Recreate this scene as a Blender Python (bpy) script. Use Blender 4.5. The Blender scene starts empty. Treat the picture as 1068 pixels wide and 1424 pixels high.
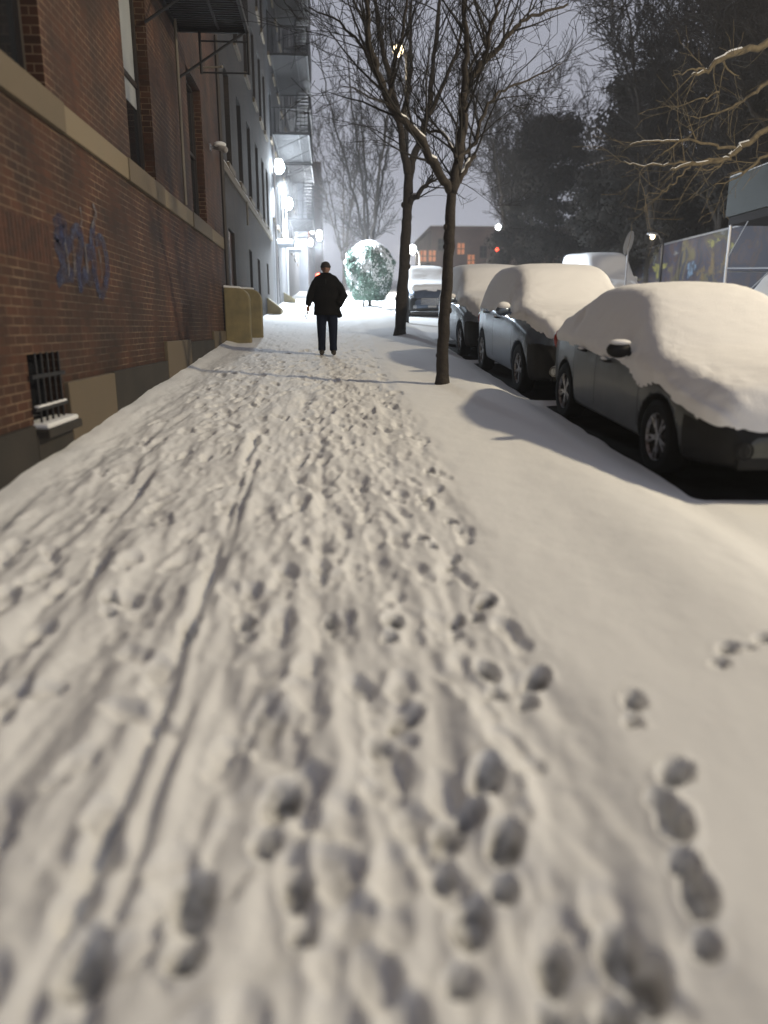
import bpy, bmesh, math, random
import numpy as np
from mathutils import Vector, Matrix
random.seed(7); RS = np.random.RandomState(11)
scene = bpy.context.scene
COL = scene.collection
S = 0.068                       # the street climbs gently away from the camera
TILT = math.atan(S)
XW = -2.4                       # face of the building line
ROADZ = -0.13                   # road below pavement
def g(y): return S * y

# ------------------------------------------------------------ camera
F = 1028.0
P_, Y_ = math.radians(14.036), math.radians(3.995)
CAM = np.array([0, 0, 1.5])
fw = np.array([math.sin(Y_)*math.cos(P_), math.cos(Y_)*math.cos(P_), -math.sin(P_)])
rt = np.array([math.cos(Y_), -math.sin(Y_), 0.0]); up = np.cross(rt, fw)
def ray(px, py): return fw + rt*(px-534)/F + up*(712-py)/F
def gnd(px, py, off=0.0):
    d = ray(px, py); t = (CAM[2]-off)/(S*d[1]-d[2]); return CAM + d*t
def atY(px, py, Y): d = ray(px, py); return CAM + d*(Y/d[1])
def atX(px, py, X): d = ray(px, py); return CAM + d*(X/d[0])
cd = bpy.data.cameras.new('camera'); cam = bpy.data.objects.new('camera', cd); COL.objects.link(cam)
cam.location = (0, 0, 1.5); cam.rotation_euler = (math.pi/2 - P_, 0, -Y_)
cd.sensor_fit = 'VERTICAL'; cd.sensor_height = 24; cd.lens = 24*F/1424
cd.clip_start = 0.05; cd.clip_end = 1000
cd.dof.use_dof = True; cd.dof.focus_distance = 13.0
cd.dof.aperture_fstop = (cd.lens/1000)/0.040
scene.camera = cam

# ------------------------------------------------------------ materials
def mat(name, col=(.5,.5,.5), rough=.7, metal=0, noise=None, bump=None, emit=None, spec=None, alpha=None):
    m = bpy.data.materials.new(name); m.use_nodes = True
    nt = m.node_tree; b = nt.nodes['Principled BSDF']
    b.inputs['Base Color'].default_value = (*col, 1); b.inputs['Roughness'].default_value = rough
    b.inputs['Metallic'].default_value = metal
    if spec is not None: b.inputs['Specular IOR Level'].default_value = spec
    tc = nt.nodes.new('ShaderNodeTexCoord')
    if noise:                                   # (scale, other colour, low, high)
        sc, c2, lo, hi = noise
        n = nt.nodes.new('ShaderNodeTexNoise'); n.inputs['Scale'].default_value = sc; n.inputs['Detail'].default_value = 6
        r = nt.nodes.new('ShaderNodeValToRGB'); r.color_ramp.elements[0].position = lo; r.color_ramp.elements[1].position = hi
        r.color_ramp.elements[0].color = (*col, 1); r.color_ramp.elements[1].color = (*c2, 1)
        nt.links.new(tc.outputs['Object'], n.inputs['Vector']); nt.links.new(n.outputs['Fac'], r.inputs['Fac'])
        nt.links.new(r.outputs['Color'], b.inputs['Base Color'])
    if bump:
        sc, st, di = bump
        n = nt.nodes.new('ShaderNodeTexNoise'); n.inputs['Scale'].default_value = sc; n.inputs['Detail'].default_value = 5
        bp = nt.nodes.new('ShaderNodeBump'); bp.inputs['Strength'].default_value = st; bp.inputs['Distance'].default_value = di
        nt.links.new(tc.outputs['Object'], n.inputs['Vector']); nt.links.new(n.outputs['Fac'], bp.inputs['Height'])
        nt.links.new(bp.outputs['Normal'], b.inputs['Normal'])
    if emit:
        b.inputs['Emission Color'].default_value = (*emit[0], 1); b.inputs['Emission Strength'].default_value = emit[1]
    return m
M = {}
M['snow'] = mat('snow', (.80,.80,.79), .75, bump=(55, .25, .01), spec=.2)
M['carsnow'] = mat('car_snow', (.82,.81,.80), .85, bump=(70, .45, .012), spec=.15)
M['asphalt'] = mat('asphalt', (.012,.012,.012), .9, spec=.1, noise=(3, (.022,.022,.022), .4, .6), bump=(60,.4,.01))
M['stone'] = mat('limestone', (.12,.095,.062), .85, noise=(2.2, (.13,.10,.065), .35, .7), bump=(25,.3,.01))
M['stone_dark'] = mat('stained_stone', (.036,.030,.023), .85, noise=(2.2, (.022,.019,.015), .35, .7), bump=(25,.3,.01))
M['stone_pale'] = mat('pale_stone', (.19,.155,.10), .85, noise=(3, (.20,.155,.10), .35, .7), bump=(25,.3,.01))
M['iron'] = mat('black_iron', (.02,.02,.022), .55, .3)
M['steel'] = mat('galvanised_steel', (.5,.5,.52), .35, .8)
M['frame'] = mat('window_frame', (.035,.028,.024), .6)
M['frame_pale'] = mat('pale_frame', (.16,.14,.11), .6)
M['glass'] = mat('dark_glass', (.015,.017,.02), .08, 0, spec=.6)
M['blind'] = mat('pale_blind', (.35,.37,.38), .6)
M['bark'] = mat('bark', (.022,.017,.013), .9, noise=(14, (.042,.033,.025), .4, .7), bump=(40,.6,.02))
M['bark_lamplit'] = mat('lamplit_bark', (.17,.135,.08), .9, noise=(8, (.07,.055,.035), .4, .7), bump=(30,.5,.02))  # warm lamplight put into the colour, far paler than the same tree's trunk
M['twig'] = mat('twig', (.014,.012,.010), .9)
M['twig_far'] = mat('far_twig', (.014,.011,.009), .9)
M['twig_haze_tint'] = mat('haze_tinted_twig', (.03,.026,.024), .9)  # haze put into the colour: lighter twigs for the distant trees
M['leaf_dark'] = mat('dark_needles', (.007,.006,.004), .9, noise=(1.5, (.014,.011,.008), .4, .6))
M['yew'] = mat('green_needles', (.08,.13,.10), .8, noise=(6, (.12,.18,.14), .4, .6))
M['yellow'] = mat('yellow_painted_concrete', (.24,.195,.095), .8, noise=(4, (.17,.14,.075), .35, .7), bump=(30,.2,.01))
M['rubber'] = mat('tyre_rubber', (.008,.008,.008), .9, spec=.15, bump=(80,.3,.005))
M['alloy'] = mat('alloy', (.42,.42,.43), .35, .8, noise=(20,(.2,.19,.18),.45,.6))
M['plastic'] = mat('black_plastic', (.012,.012,.012), .6, spec=.25)
M['chrome'] = mat('chrome', (.6,.6,.6), .2, 1)
M['lens'] = mat('lamp_lens', (.35,.37,.4), .15, .0, spec=.8)
M['redlens'] = mat('red_lens', (.3,.02,.02), .2)
M['coat'] = mat('black_coat', (.006,.006,.006), .9, noise=(9,(.010,.009,.009),.4,.7), bump=(40,.5,.015), spec=.05)
M['jeans'] = mat('dark_jeans', (.010,.014,.028), .9, spec=.1, bump=(60,.5,.01))
M['skin'] = mat('skin', (.24,.13,.09), .6)
M['cap'] = mat('knit_cap', (.03,.024,.022), .95, bump=(120,.6,.01))
M['shoe'] = mat('shoe_leather', (.035,.028,.02), .6)
M['green_ply'] = mat('green_plywood', (.016,.022,.021), .7, noise=(1.5,(.020,.028,.027),.4,.6))
M['sign'] = mat('sign_back', (.35,.35,.36), .5, .3)
M['orange_window'] = mat('lit_orange_window', (.5,.2,.08), .6, emit=((1,.36,.16), .30))
M['red_lamp'] = mat('red_signal_lamp', (.5,.05,.03), .5, emit=((1,.09,.04), 14))
M['led'] = mat('led_lamp', (.9,.95,1), .4, emit=((.82,.93,1), 80))
M['led_far'] = mat('led_lamp_far', (.9,.95,1), .4, emit=((.95,.97,1), 30))
M['warm'] = mat('warm_lamp', (1,.9,.7), .4, emit=((1,.8,.5), 12))
M['graf'] = mat('blue_spray_paint', (.018,.025,.075), .7, noise=(7,(.05,.052,.085),.4,.6))
M['graf_pale'] = mat('pale_spray_paint', (.14,.13,.14), .8, noise=(10,(.09,.075,.07),.45,.6))
M['far_wall'] = mat('far_brick', (.13,.085,.07), .9, noise=(.6,(.10,.065,.055),.4,.6))
M['grey_far'] = mat('grey_render', (.10,.105,.115), .9, noise=(.8,(.075,.08,.09),.4,.6))
for k_ in ('graf','graf_pale'):
    nt_=M[k_].node_tree; tr_=nt_.nodes.new('ShaderNodeBsdfTransparent'); mx_=nt_.nodes.new('ShaderNodeMixShader'); n_=nt_.nodes.new('ShaderNodeTexNoise'); n_.inputs['Scale'].default_value=9; n_.inputs['Detail'].default_value=6
    tc_=[n for n in nt_.nodes if n.type=='TEX_COORD'][0]; nt_.links.new(tc_.outputs['Object'],n_.inputs['Vector']); r_=nt_.nodes.new('ShaderNodeMapRange'); r_.inputs[1].default_value=.36; r_.inputs[2].default_value=.66; r_.inputs[3].default_value=.25; r_.inputs[4].default_value=.95
    nt_.links.new(n_.outputs['Fac'],r_.inputs[0]); nt_.links.new(r_.outputs[0],mx_.inputs[0]); nt_.links.new(tr_.outputs[0],mx_.inputs[1]); nt_.links.new(nt_.nodes['Principled BSDF'].outputs[0],mx_.inputs[2]); nt_.links.new(mx_.outputs[0],nt_.nodes['Material Output'].inputs['Surface'])
def paint(name, c, rough=.22, metal=.5): return mat(name, c, rough, metal, noise=(5,(c[0]*.75,c[1]*.75,c[2]*.75),.4,.7), bump=(14,.04,.01))
M['paint_grey'] = paint('grey_green_car_paint', (.085,.09,.088), .3)
M['paint_blue'] = paint('steel_blue_car_paint', (.17,.21,.26), .25)
M['paint_dark'] = paint('dark_car_paint', (.08,.10,.14), .3)
M['paint_silver'] = paint('silver_car_paint', (.25,.29,.34), .3)
M['paint_white'] = mat('white_van_paint', (.6,.62,.65), .5)

def brick(name, c1, c2, mortar, bw=.21, bh=.072):
    m = bpy.data.materials.new(name); m.use_nodes = True; nt = m.node_tree; L = nt.links.new; N = nt.nodes.new
    b = nt.nodes['Principled BSDF']; b.inputs['Roughness'].default_value = .85
    tc = N('ShaderNodeTexCoord'); sx = N('ShaderNodeSeparateXYZ'); L(tc.outputs['Object'], sx.inputs[0])
    ad = N('ShaderNodeMath'); ad.operation = 'ADD'; L(sx.outputs[0], ad.inputs[0]); L(sx.outputs[1], ad.inputs[1])
    cx = N('ShaderNodeCombineXYZ'); L(ad.outputs[0], cx.inputs[0]); L(sx.outputs[2], cx.inputs[1])
    br = N('ShaderNodeTexBrick'); L(cx.outputs[0], br.inputs['Vector'])
    br.inputs['Scale'].default_value = 1; br.inputs['Brick Width'].default_value = bw; br.inputs['Row Height'].default_value = bh
    br.inputs['Mortar Size'].default_value = .006; br.inputs['Mortar Smooth'].default_value = .3
    br.inputs['Color1'].default_value = (*c1,1); br.inputs['Color2'].default_value = (*c2,1); br.inputs['Mortar'].default_value = (*mortar,1)
    n = N('ShaderNodeTexNoise'); n.inputs['Scale'].default_value = .9; n.inputs['Detail'].default_value = 5; L(tc.outputs['Object'], n.inputs['Vector'])
    r = N('ShaderNodeValToRGB'); r.color_ramp.elements[0].position = .36; r.color_ramp.elements[1].position = .66
    r.color_ramp.elements[0].color = (.46,.48,.50,1); r.color_ramp.elements[1].color = (1.1,1.02,.95,1); L(n.outputs['Fac'], r.inputs['Fac'])
    nm = N('ShaderNodeTexNoise'); nm.inputs['Scale'].default_value = 1.7; nm.inputs['Detail'].default_value = 5; L(tc.outputs['Object'], nm.inputs['Vector'])
    rm = N('ShaderNodeValToRGB'); rm.color_ramp.elements[0].position = .36; rm.color_ramp.elements[1].position = .62
    rm.color_ramp.elements[0].color = (c2[0]*.9,c2[1]*1.1,c2[2]*1.1,1); rm.color_ramp.elements[1].color = (*mortar,1); L(nm.outputs['Fac'], rm.inputs['Fac']); L(rm.outputs[0], br.inputs['Mortar'])
    # vertical washed streaks
    mp = N('ShaderNodeMapping'); mp.inputs['Scale'].default_value = (7,7,.35); L(tc.outputs['Object'], mp.inputs['Vector'])
    n2 = N('ShaderNodeTexNoise'); n2.inputs['Scale'].default_value = 1; n2.inputs['Detail'].default_value = 3; L(mp.outputs[0], n2.inputs['Vector'])
    r2 = N('ShaderNodeValToRGB'); r2.color_ramp.elements[0].position = .35; r2.color_ramp.elements[1].position = .7
    r2.color_ramp.elements[0].color = (.8,.8,.8,1); r2.color_ramp.elements[1].color = (1.2,1.2,1.2,1); L(n2.outputs['Fac'], r2.inputs['Fac'])
    m1 = N('ShaderNodeMixRGB'); m1.blend_type = 'MULTIPLY'; m1.inputs[0].default_value = 1; L(br.outputs['Color'], m1.inputs[1]); L(r.outputs[0], m1.inputs[2])
    m2 = N('ShaderNodeMixRGB'); m2.blend_type = 'MULTIPLY'; m2.inputs[0].default_value = .8; L(m1.outputs[0], m2.inputs[1]); L(r2.outputs[0], m2.inputs[2])
    L(m2.outputs[0], b.inputs['Base Color'])
    bp = N('ShaderNodeBump'); bp.invert = True; bp.inputs['Strength'].default_value = .7; bp.inputs['Distance'].default_value = .01
    L(br.outputs['Fac'], bp.inputs['Height']); L(bp.outputs[0], b.inputs['Normal'])
    return m
M['brick'] = brick('red_brown_brick', (.082,.031,.014), (.052,.022,.011), (.25,.175,.11))
M['brick2'] = brick('grey_brown_brick', (.030,.021,.015), (.022,.015,.011), (.036,.028,.022))
M['brick3'] = brick('grey_brick', (.045,.046,.052), (.033,.034,.039), (.055,.057,.062))

# ------------------------------------------------------------ mesh helper
class MB:
    def __init__(s): s.v = []; s.f = []; s.m = []
    def add(s, vs, fs):
        o = len(s.v); s.v.extend([tuple(v) for v in vs]); s.f.extend([tuple(i+o for i in f) for f in fs])
    def box(s, a, b):
        x0,y0,z0 = a; x1,y1,z1 = b
        s.add([(x0,y0,z0),(x1,y0,z0),(x1,y1,z0),(x0,y1,z0),(x0,y0,z1),(x1,y0,z1),(x1,y1,z1),(x0,y1,z1)],
              [(0,3,2,1),(4,5,6,7),(0,1,5,4),(1,2,6,5),(2,3,7,6),(3,0,4,7)])
    def tube(s, pts, rad, n=8, cap=True):
        pts = [Vector(p) for p in pts]; k = len(pts)
        if k < 2: return
        if not hasattr(rad, '__len__'): rad = [rad]*k
        o = len(s.v); ref = None
        for i, p in enumerate(pts):
            t = (pts[min(i+1,k-1)] - pts[max(i-1,0)])
            if t.length < 1e-9: t = Vector((0,0,1))
            t.normalize()
            if ref is None: ref = t.orthogonal().normalized()
            ref = (ref - t*ref.dot(t))
            if ref.length < 1e-6: ref = t.orthogonal()
            ref.normalize(); bn = t.cross(ref)
            for j in range(n):
                a = 2*math.pi*j/n
                q = p + (ref*math.cos(a) + bn*math.sin(a))*rad[i]; s.v.append((q.x,q.y,q.z))
        for i in range(k-1):
            for j in range(n):
                j2 = (j+1) % n
                s.f.append((o+i*n+j, o+i*n+j2, o+(i+1)*n+j2, o+(i+1)*n+j))
        if cap:
            s.f.append(tuple(o+j for j in reversed(range(n)))); s.f.append(tuple(o+(k-1)*n+j for j in range(n)))
    def ball(s, c, r, n=12, m=8):
        if not hasattr(r,'__len__'): r = (r,r,r)
        vs = [(c[0],c[1],c[2]-r[2])]
        for i in range(1,m):
            a = math.pi*i/m - math.pi/2
            for j in range(n):
                b = 2*math.pi*j/n; vs.append((c[0]+r[0]*math.cos(a)*math.cos(b), c[1]+r[1]*math.cos(a)*math.sin(b), c[2]+r[2]*math.sin(a)))
        vs.append((c[0],c[1],c[2]+r[2])); fs = []
        for j in range(n): fs.append((0, 1+(j+1)%n, 1+j))
        for i in range(m-2):
            for j in range(n):
                a = 1+i*n+j; b = 1+i*n+(j+1)%n; fs.append((a,b,b+n,a+n))
        e = len(vs)-1
        for j in range(n): fs.append((e, 1+(m-2)*n+j, 1+(m-2)*n+(j+1)%n))
        s.add(vs, fs)
    def prism(s, poly, a, b, axis):       # polygon in two coordinates, extruded along axis from a to b
        n = len(poly)
        def P(q, t):
            return {'x':(t,q[0],q[1]), 'y':(q[0],t,q[1]), 'z':(q[0],q[1],t)}[axis]
        vs = [P(q,a) for q in poly] + [P(q,b) for q in poly]
        fs = [tuple(range(n))[::-1], tuple(range(n,2*n))] + [(i,(i+1)%n,n+(i+1)%n,n+i) for i in range(n)]
        s.add(vs, fs)
    def build(s, name, m, parent=None, smooth=False, bevel=0):
        me = bpy.data.meshes.new(name); me.from_pydata(s.v, [], s.f); me.update()
        if smooth: me.polygons.foreach_set('use_smooth', [True]*len(me.polygons))
        me.materials.append(m)
        o = bpy.data.objects.new(name, me); COL.objects.link(o)
        if parent: o.parent = parent
        if bevel:
            b = o.modifiers.new('bevel','BEVEL'); b.width = bevel; b.segments = 2; b.limit_method = 'ANGLE'
        return o
def np_mesh(name, V, Fq, m, parent=None, smooth=True):
    me = bpy.data.meshes.new(name)
    me.vertices.add(len(V)); me.vertices.foreach_set('co', np.asarray(V, np.float32).ravel())
    Fq = np.asarray(Fq, np.int32); k = Fq.shape[1]
    me.loops.add(Fq.size); me.loops.foreach_set('vertex_index', Fq.ravel())
    me.polygons.add(len(Fq)); me.polygons.foreach_set('loop_start', np.arange(0, Fq.size, k, dtype=np.int32))
    me.polygons.foreach_set('loop_total', np.full(len(Fq), k, np.int32))
    me.polygons.foreach_set('use_smooth', [smooth]*len(Fq)); me.update(calc_edges=True); me.validate()
    me.materials.append(m); o = bpy.data.objects.new(name, me); COL.objects.link(o)
    if parent: o.parent = parent
    return o
def tag(o, label=None, cat=None, group=None, kind=None):
    if label: o['label'] = label
    if cat: o['category'] = cat
    if group: o['group'] = group
    if kind: o['kind'] = kind
    return o
def empty(name, loc=(0,0,0), label=None, cat=None, group=None, rx=0, rz=0):
    o = bpy.data.objects.new(name, None); COL.objects.link(o); o.location = loc; o.rotation_euler = (rx,0,rz)
    o.empty_display_size = .2
    return tag(o, label, cat, group)
def baked(o):                             # apply modifiers into plain mesh data
    dg = bpy.context.evaluated_depsgraph_get(); dg.update()
    me = bpy.data.meshes.new_from_object(o.evaluated_get(dg)); o.modifiers.clear(); o.data = me; return o
def light(name, loc, power, col, parent=None, size=.1, kind='POINT'):
    l = bpy.data.lights.new(name, kind); l.energy = power; l.color = col
    if kind != 'SUN': l.shadow_soft_size = size
    o = bpy.data.objects.new(name, l); COL.objects.link(o); o.location = loc
    if parent: o.parent = parent
    return o

# ------------------------------------------------------------ noise on numpy
TAB = RS.rand(256,256)
def vnoise(x, y):
    xi = np.floor(x).astype(int); yi = np.floor(y).astype(int); fx = x-xi; fy = y-yi
    fx = fx*fx*(3-2*fx); fy = fy*fy*(3-2*fy)
    a = TAB[xi&255, yi&255]; b = TAB[(xi+1)&255, yi&255]; c = TAB[xi&255,(yi+1)&255]; d = TAB[(xi+1)&255,(yi+1)&255]
    return (a*(1-fx)+b*fx)*(1-fy)+(c*(1-fx)+d*fx)*fy - .5
def fbm(x, y, o=4):
    r = 0; a = 1
    for i in range(o): r = r + a*vnoise(x*2**i+17.3*i, y*2**i+5.1*i); a *= .5
    return r
def sstep(a, b, x): t = np.clip((x-a)/(b-a),0,1); return t*t*(3-2*t)

# ------------------------------------------------------------ snow-covered pavement
CARS = [ # y_front, length, x_left, width
    (5.15, 4.35, 2.70, 1.76), (9.75, 4.45, 2.64, 1.82), (14.55, 4.7, 2.62, 1.86), (29.1, 4.7, 2.9, 1.9)]
def kerb_x(y): return 2.33
def snow_height(X, Y):
    H = .020*fbm(X*1.0, Y*.6, 3) + .006*fbm(X*3.2-Y*.8, Y*1.1, 3) + .004*fbm(X*9, Y*7, 2)
    H += .03*sstep(-2.05, -2.4, X) + .02*sstep(-2.1,-2.4,X)*fbm(X*3, Y*3, 2)
    # banked ridge along the kerb, then down to the road
    H += .05*np.exp(-((X-(1.95+.25*fbm(Y*.35, Y*0+3,2)))/.35)**2)*(1+.8*fbm(Y*.5, Y*0+9, 2))
    drop = sstep(2.2, 2.66, X+.10*fbm(Y*.8, X*0+1, 2))
    H += drop*(ROADZ+.03)
    return H
def under_car(X, Y):
    m = np.zeros_like(X)
    for yf, L, xl, w in CARS:
        a = sstep(xl-.05+.02, xl+.10, X+.05*vnoise(Y*3, X*0+yf))*sstep(xl+w+.05, xl+w-.08, X)
        b = sstep(yf-.02, yf+.12, Y+.05*vnoise(X*3, Y*0+yf))*sstep(yf+L+.05, yf+L-.12, Y)
        m = np.maximum(m, a*b)
    return m
prints = []
def pr(x, y, ang, d, big=1.0): prints.append((x, y, ang, d, big))
rr = random.Random(3)
# several people's walking lines in the trodden strip
for k in range(15):
    x0 = rr.choice([-1.75,-1.45,-1.1,-.85,-.6,-.35,-.1,.1,.25,.4,.5,.6,.1,.3,-.2]) + rr.uniform(-.08,.08)
    drift = rr.uniform(-.012,.02); side = rr.choice([-1,1]); y = rr.uniform(.2,.9); ph = rr.uniform(0,6)
    step = rr.uniform(.52,.78)
    while y < 24:
        x = x0 + drift*y + .10*math.sin(y*.35+ph) + side*.09
        if -2.0 < x < .98:
            pr(x + rr.gauss(0,.03), y, rr.gauss(0,.14) + side*.09, rr.uniform(.012,.036)*(1 if y<5 else max(.45,1-(y-5)/16)), rr.uniform(.8,1.1))
        side = -side; y += step*rr.uniform(.85,1.15)
for k in range(240):
    y = .9 + 15*rr.random()**1.3
    pr(rr.uniform(-1.9,.85), y, rr.gauss(0,.5), rr.uniform(.012,.036), rr.uniform(.7,1.05))
# the clear tracks on the smooth side, taken from the ground plane
for (px,py,a,d,b) in [(592,750,.3,.06,.8),(629,775,-.3,.055,.8),(632,724,.2,.05,.8),(601,656,.2,.045,.9),(587,688,-.2,.045,.9),(671,842,-.5,.065,.95),
        (682,935,.1,.065,.95),(742,948,-.45,.065,1.0),(880,985,-.4,.05,.85),(930,1090,-.7,.07,.95),(942,1165,-.3,.07,1.0),(668,1085,-.45,.075,1.05),
        (703,1175,-.25,.075,1.0),(1008,915,-.7,.045,.8),(1052,902,-1.0,.045,.7),(545,870,-.2,.06,1),(634,862,-.2,.05,.8),(460,858,.1,.06,.7),
        (383,1115,-.2,.075,1.1),(262,1265,.1,.085,1.15),(105,1370,.1,.07,1.1),(415,1235,.1,.05,.9),(650,1290,-.3,.055,1),(860,1340,-.4,.065,1.1),
        (975,1270,-.3,.055,.9),(905,1385,-.3,.065,1.0),(620,1160,-.2,.055,.9),(770,1345,-.3,.05,.9),(550,1000,-.6,.05,1.1),(152,830,.2,.05,.9),(343,865,.2,.05,.9)]:
    p = gnd(px,py); pr(p[0], p[1], a, d*1.05, b*.92)
def build_ground():
    ys = [-1.0,-.4,.0,.3,.5,.62]; y = .7
    while y < 46: ys.append(y); y += .0105*(1+y/3.2)
    while y < 150: ys.append(y); y += 1.2
    xs = list(np.arange(-2.55, 1.05, .0135)) + list(np.arange(1.05, 2.80, .022))
    xs = np.array(xs); ys = np.array(ys); X, Y = np.meshgrid(xs, ys)
    H = snow_height(X, Y)
    # trodden strip: lumpy, scuffed along the walking direction
    tm = sstep(-2.32,-2.0, X+.12*fbm(Y*1.2, X*0, 2))*sstep(1.0,.72, X+.10*fbm(Y*1.5, X*0+4, 2))*sstep(40,16,Y)
    H += tm*(.054*fbm(X*6, Y*1.25, 3)*(.75+.25*sstep(9,3,Y))*sstep(22,6,Y)+.012*fbm(X*2.2+3, Y*1.1, 2) + .016*fbm(X*14+3, Y*5, 2)*sstep(16,6,Y) - .022)
    for (gx, w, d, a, b) in [(-.70,.030,.040,.2,7),(-.60,.026,.030,.8,6),(-1.18,.03,.018,.3,2.5),(-.12,.03,.015,2,8),(-1.45,.03,.012,3,6)]:
        cx = gx + .05*np.sin(Y*.6+gx*9) + .015*fbm(Y*2, Y*0+gx, 2)
        msk = sstep(a,a+.5,Y)*sstep(b+1,b,Y)*(.5+.5*sstep(-.2,.15,fbm(Y*.9,Y*0+gx*7,2)))
        H += msk*(-d*np.exp(-((X-cx)/w)**2) + .5*d*np.exp(-((X-cx-2.4*w)/(w*1.3))**2) + .35*d*np.exp(-((X-cx+2.6*w)/(w*1.5))**2))
    base = H.copy(); D = np.zeros_like(H); R = np.zeros_like(H)
    for (x, y, a, d, b) in prints:
        r0 = np.searchsorted(ys, y-.42); r1 = np.searchsorted(ys, y+.42); c0 = np.searchsorted(xs, x-.4); c1 = np.searchsorted(xs, x+.4)
        if r1-r0 < 1 or c1-c0 < 1: continue
        xx = X[r0:r1,c0:c1]-x; yy = Y[r0:r1,c0:c1]-y; ca, sa = math.cos(a), math.sin(a)
        u = (xx*sa*-1 + yy*ca)/b; v = (xx*ca + yy*sa)/b
        wob = .42*vnoise(xx*13+x*7, yy*13+y*5)+.2*vnoise(xx*31+x*7, yy*31+y*5)
        e1 = np.sqrt((v/.058)**2 + ((u-.055)/.105)**2)+wob; e2 = np.sqrt((v/.045)**2 + ((u+.105)/.062)**2)+wob
        if d > .0399:
            e1 = np.sqrt((v/.052)**2 + ((u-.068)/.088)**2)+wob*.6; e2 = np.sqrt((v/.042)**2 + ((u+.112)/.048)**2)+wob*.6
            dd = np.maximum(sstep(1.08,.82,e1), .9*sstep(1.1,.8,e2))
        else: dd = np.maximum(sstep(1.22,.62,e1), .85*sstep(1.25,.6,e2))
        e = np.minimum(e1,e2)
        sub = D[r0:r1,c0:c1]; np.maximum(sub, dd*d, out=sub)
        rim = R[r0:r1,c0:c1]; np.maximum(rim, .20*d*np.exp(-((e-1.28)/.20)**2)*(.5+vnoise(xx*12+x,yy*12+y)+.3), out=rim)
    H = base + R*(D < .004) + R*.3*(D >= .004) - D
    H += .004*fbm(X*30, Y*22, 2)*tm + .030*np.clip(vnoise(X*21,Y*17)-.27,0,1)*tm + .030*np.clip(vnoise(X*34+5,Y*27)-.30,0,1)*tm
    uc = under_car(X, Y); H = H*(1-uc) + (ROADZ-.02)*uc
    V = np.stack([X, Y, H + S*Y], -1).reshape(-1,3)
    nr, nc = X.shape; idx = np.arange(nr*nc).reshape(nr,nc)
    Fq = np.stack([idx[:-1,:-1], idx[:-1,1:], idx[1:,1:], idx[1:,:-1]], -1).reshape(-1,4)
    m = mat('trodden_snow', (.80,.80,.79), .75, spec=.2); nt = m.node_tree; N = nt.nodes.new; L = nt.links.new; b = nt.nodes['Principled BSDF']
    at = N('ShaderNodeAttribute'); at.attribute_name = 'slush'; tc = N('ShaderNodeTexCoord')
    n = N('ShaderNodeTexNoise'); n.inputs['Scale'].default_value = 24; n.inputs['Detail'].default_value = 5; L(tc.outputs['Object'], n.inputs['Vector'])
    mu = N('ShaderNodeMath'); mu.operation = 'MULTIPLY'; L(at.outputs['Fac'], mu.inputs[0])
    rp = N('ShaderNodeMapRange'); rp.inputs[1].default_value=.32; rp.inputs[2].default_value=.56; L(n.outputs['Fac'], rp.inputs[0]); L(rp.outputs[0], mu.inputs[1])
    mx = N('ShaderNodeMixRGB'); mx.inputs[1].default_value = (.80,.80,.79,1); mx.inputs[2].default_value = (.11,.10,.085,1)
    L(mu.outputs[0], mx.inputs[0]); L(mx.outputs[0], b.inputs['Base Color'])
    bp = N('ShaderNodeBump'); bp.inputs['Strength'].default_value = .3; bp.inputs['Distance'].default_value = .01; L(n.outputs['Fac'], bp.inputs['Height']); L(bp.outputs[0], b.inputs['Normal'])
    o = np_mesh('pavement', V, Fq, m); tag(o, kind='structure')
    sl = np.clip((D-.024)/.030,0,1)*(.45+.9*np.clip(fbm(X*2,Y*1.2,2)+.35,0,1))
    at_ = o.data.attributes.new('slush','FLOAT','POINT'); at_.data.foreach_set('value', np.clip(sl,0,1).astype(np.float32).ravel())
build_ground()
def build_road():
    xs = np.concatenate([np.arange(2.76, 6, .08), np.arange(6, 13, .25), np.arange(13, 60, 2.0)])
    ys = np.concatenate([np.arange(-12, 3, .6), np.arange(3, 36, .09), np.arange(36,80,.6), np.arange(80,160,4)])
    X, Y = np.meshgrid(xs, ys)
    H = ROADZ+.03+.012*fbm(X*.9,Y*.5,3)+.03*np.exp(-((X-5.1)/.3)**2)-.03*np.exp(-((X-6.2)/.18)**2)*(1+fbm(X,Y,2))-.03*np.exp(-((X-7.7)/.18)**2)-.02*np.exp(-((X-9.2)/.18)**2)
    H += sstep(12.4,12.7,X)*.13
    edge = sstep(3.1,2.76,X); H0 = snow_height(np.full_like(Y,2.78), Y); H = H*(1-edge)+H0*edge
    uc = under_car(X,Y); H = H*(1-uc)+(ROADZ-.02)*uc
    V = np.stack([X,Y,H+S*Y],-1).reshape(-1,3); nr,nc = X.shape; idx = np.arange(nr*nc).reshape(nr,nc)
    Fq = np.stack([idx[:-1,:-1], idx[:-1,1:], idx[1:,1:], idx[1:,:-1]], -1).reshape(-1,4)
    tag(np_mesh('snowy_road', V, Fq, M['snow']), kind='structure')
build_road()
b = MB(); b.box((2.36,-12,0),(12.5,60,.004)); 
b = MB(); b.add([(2.4,-12,g(-12)+ROADZ),(12.5,-12,g(-12)+ROADZ),(12.5,60,g(60)+ROADZ),(2.4,60,g(60)+ROADZ)],[(0,1,2,3)])
tag(b.build('road', M['asphalt']), kind='structure')
b = MB(); b.add([(-70,-15,g(-15)-.4),(90,-15,g(-15)-.4),(90,170,g(170)-.4),(-70,170,g(170)-.4)],[(0,1,2,3)])
tag(b.build('ground', M['snow']), kind='structure')

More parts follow.
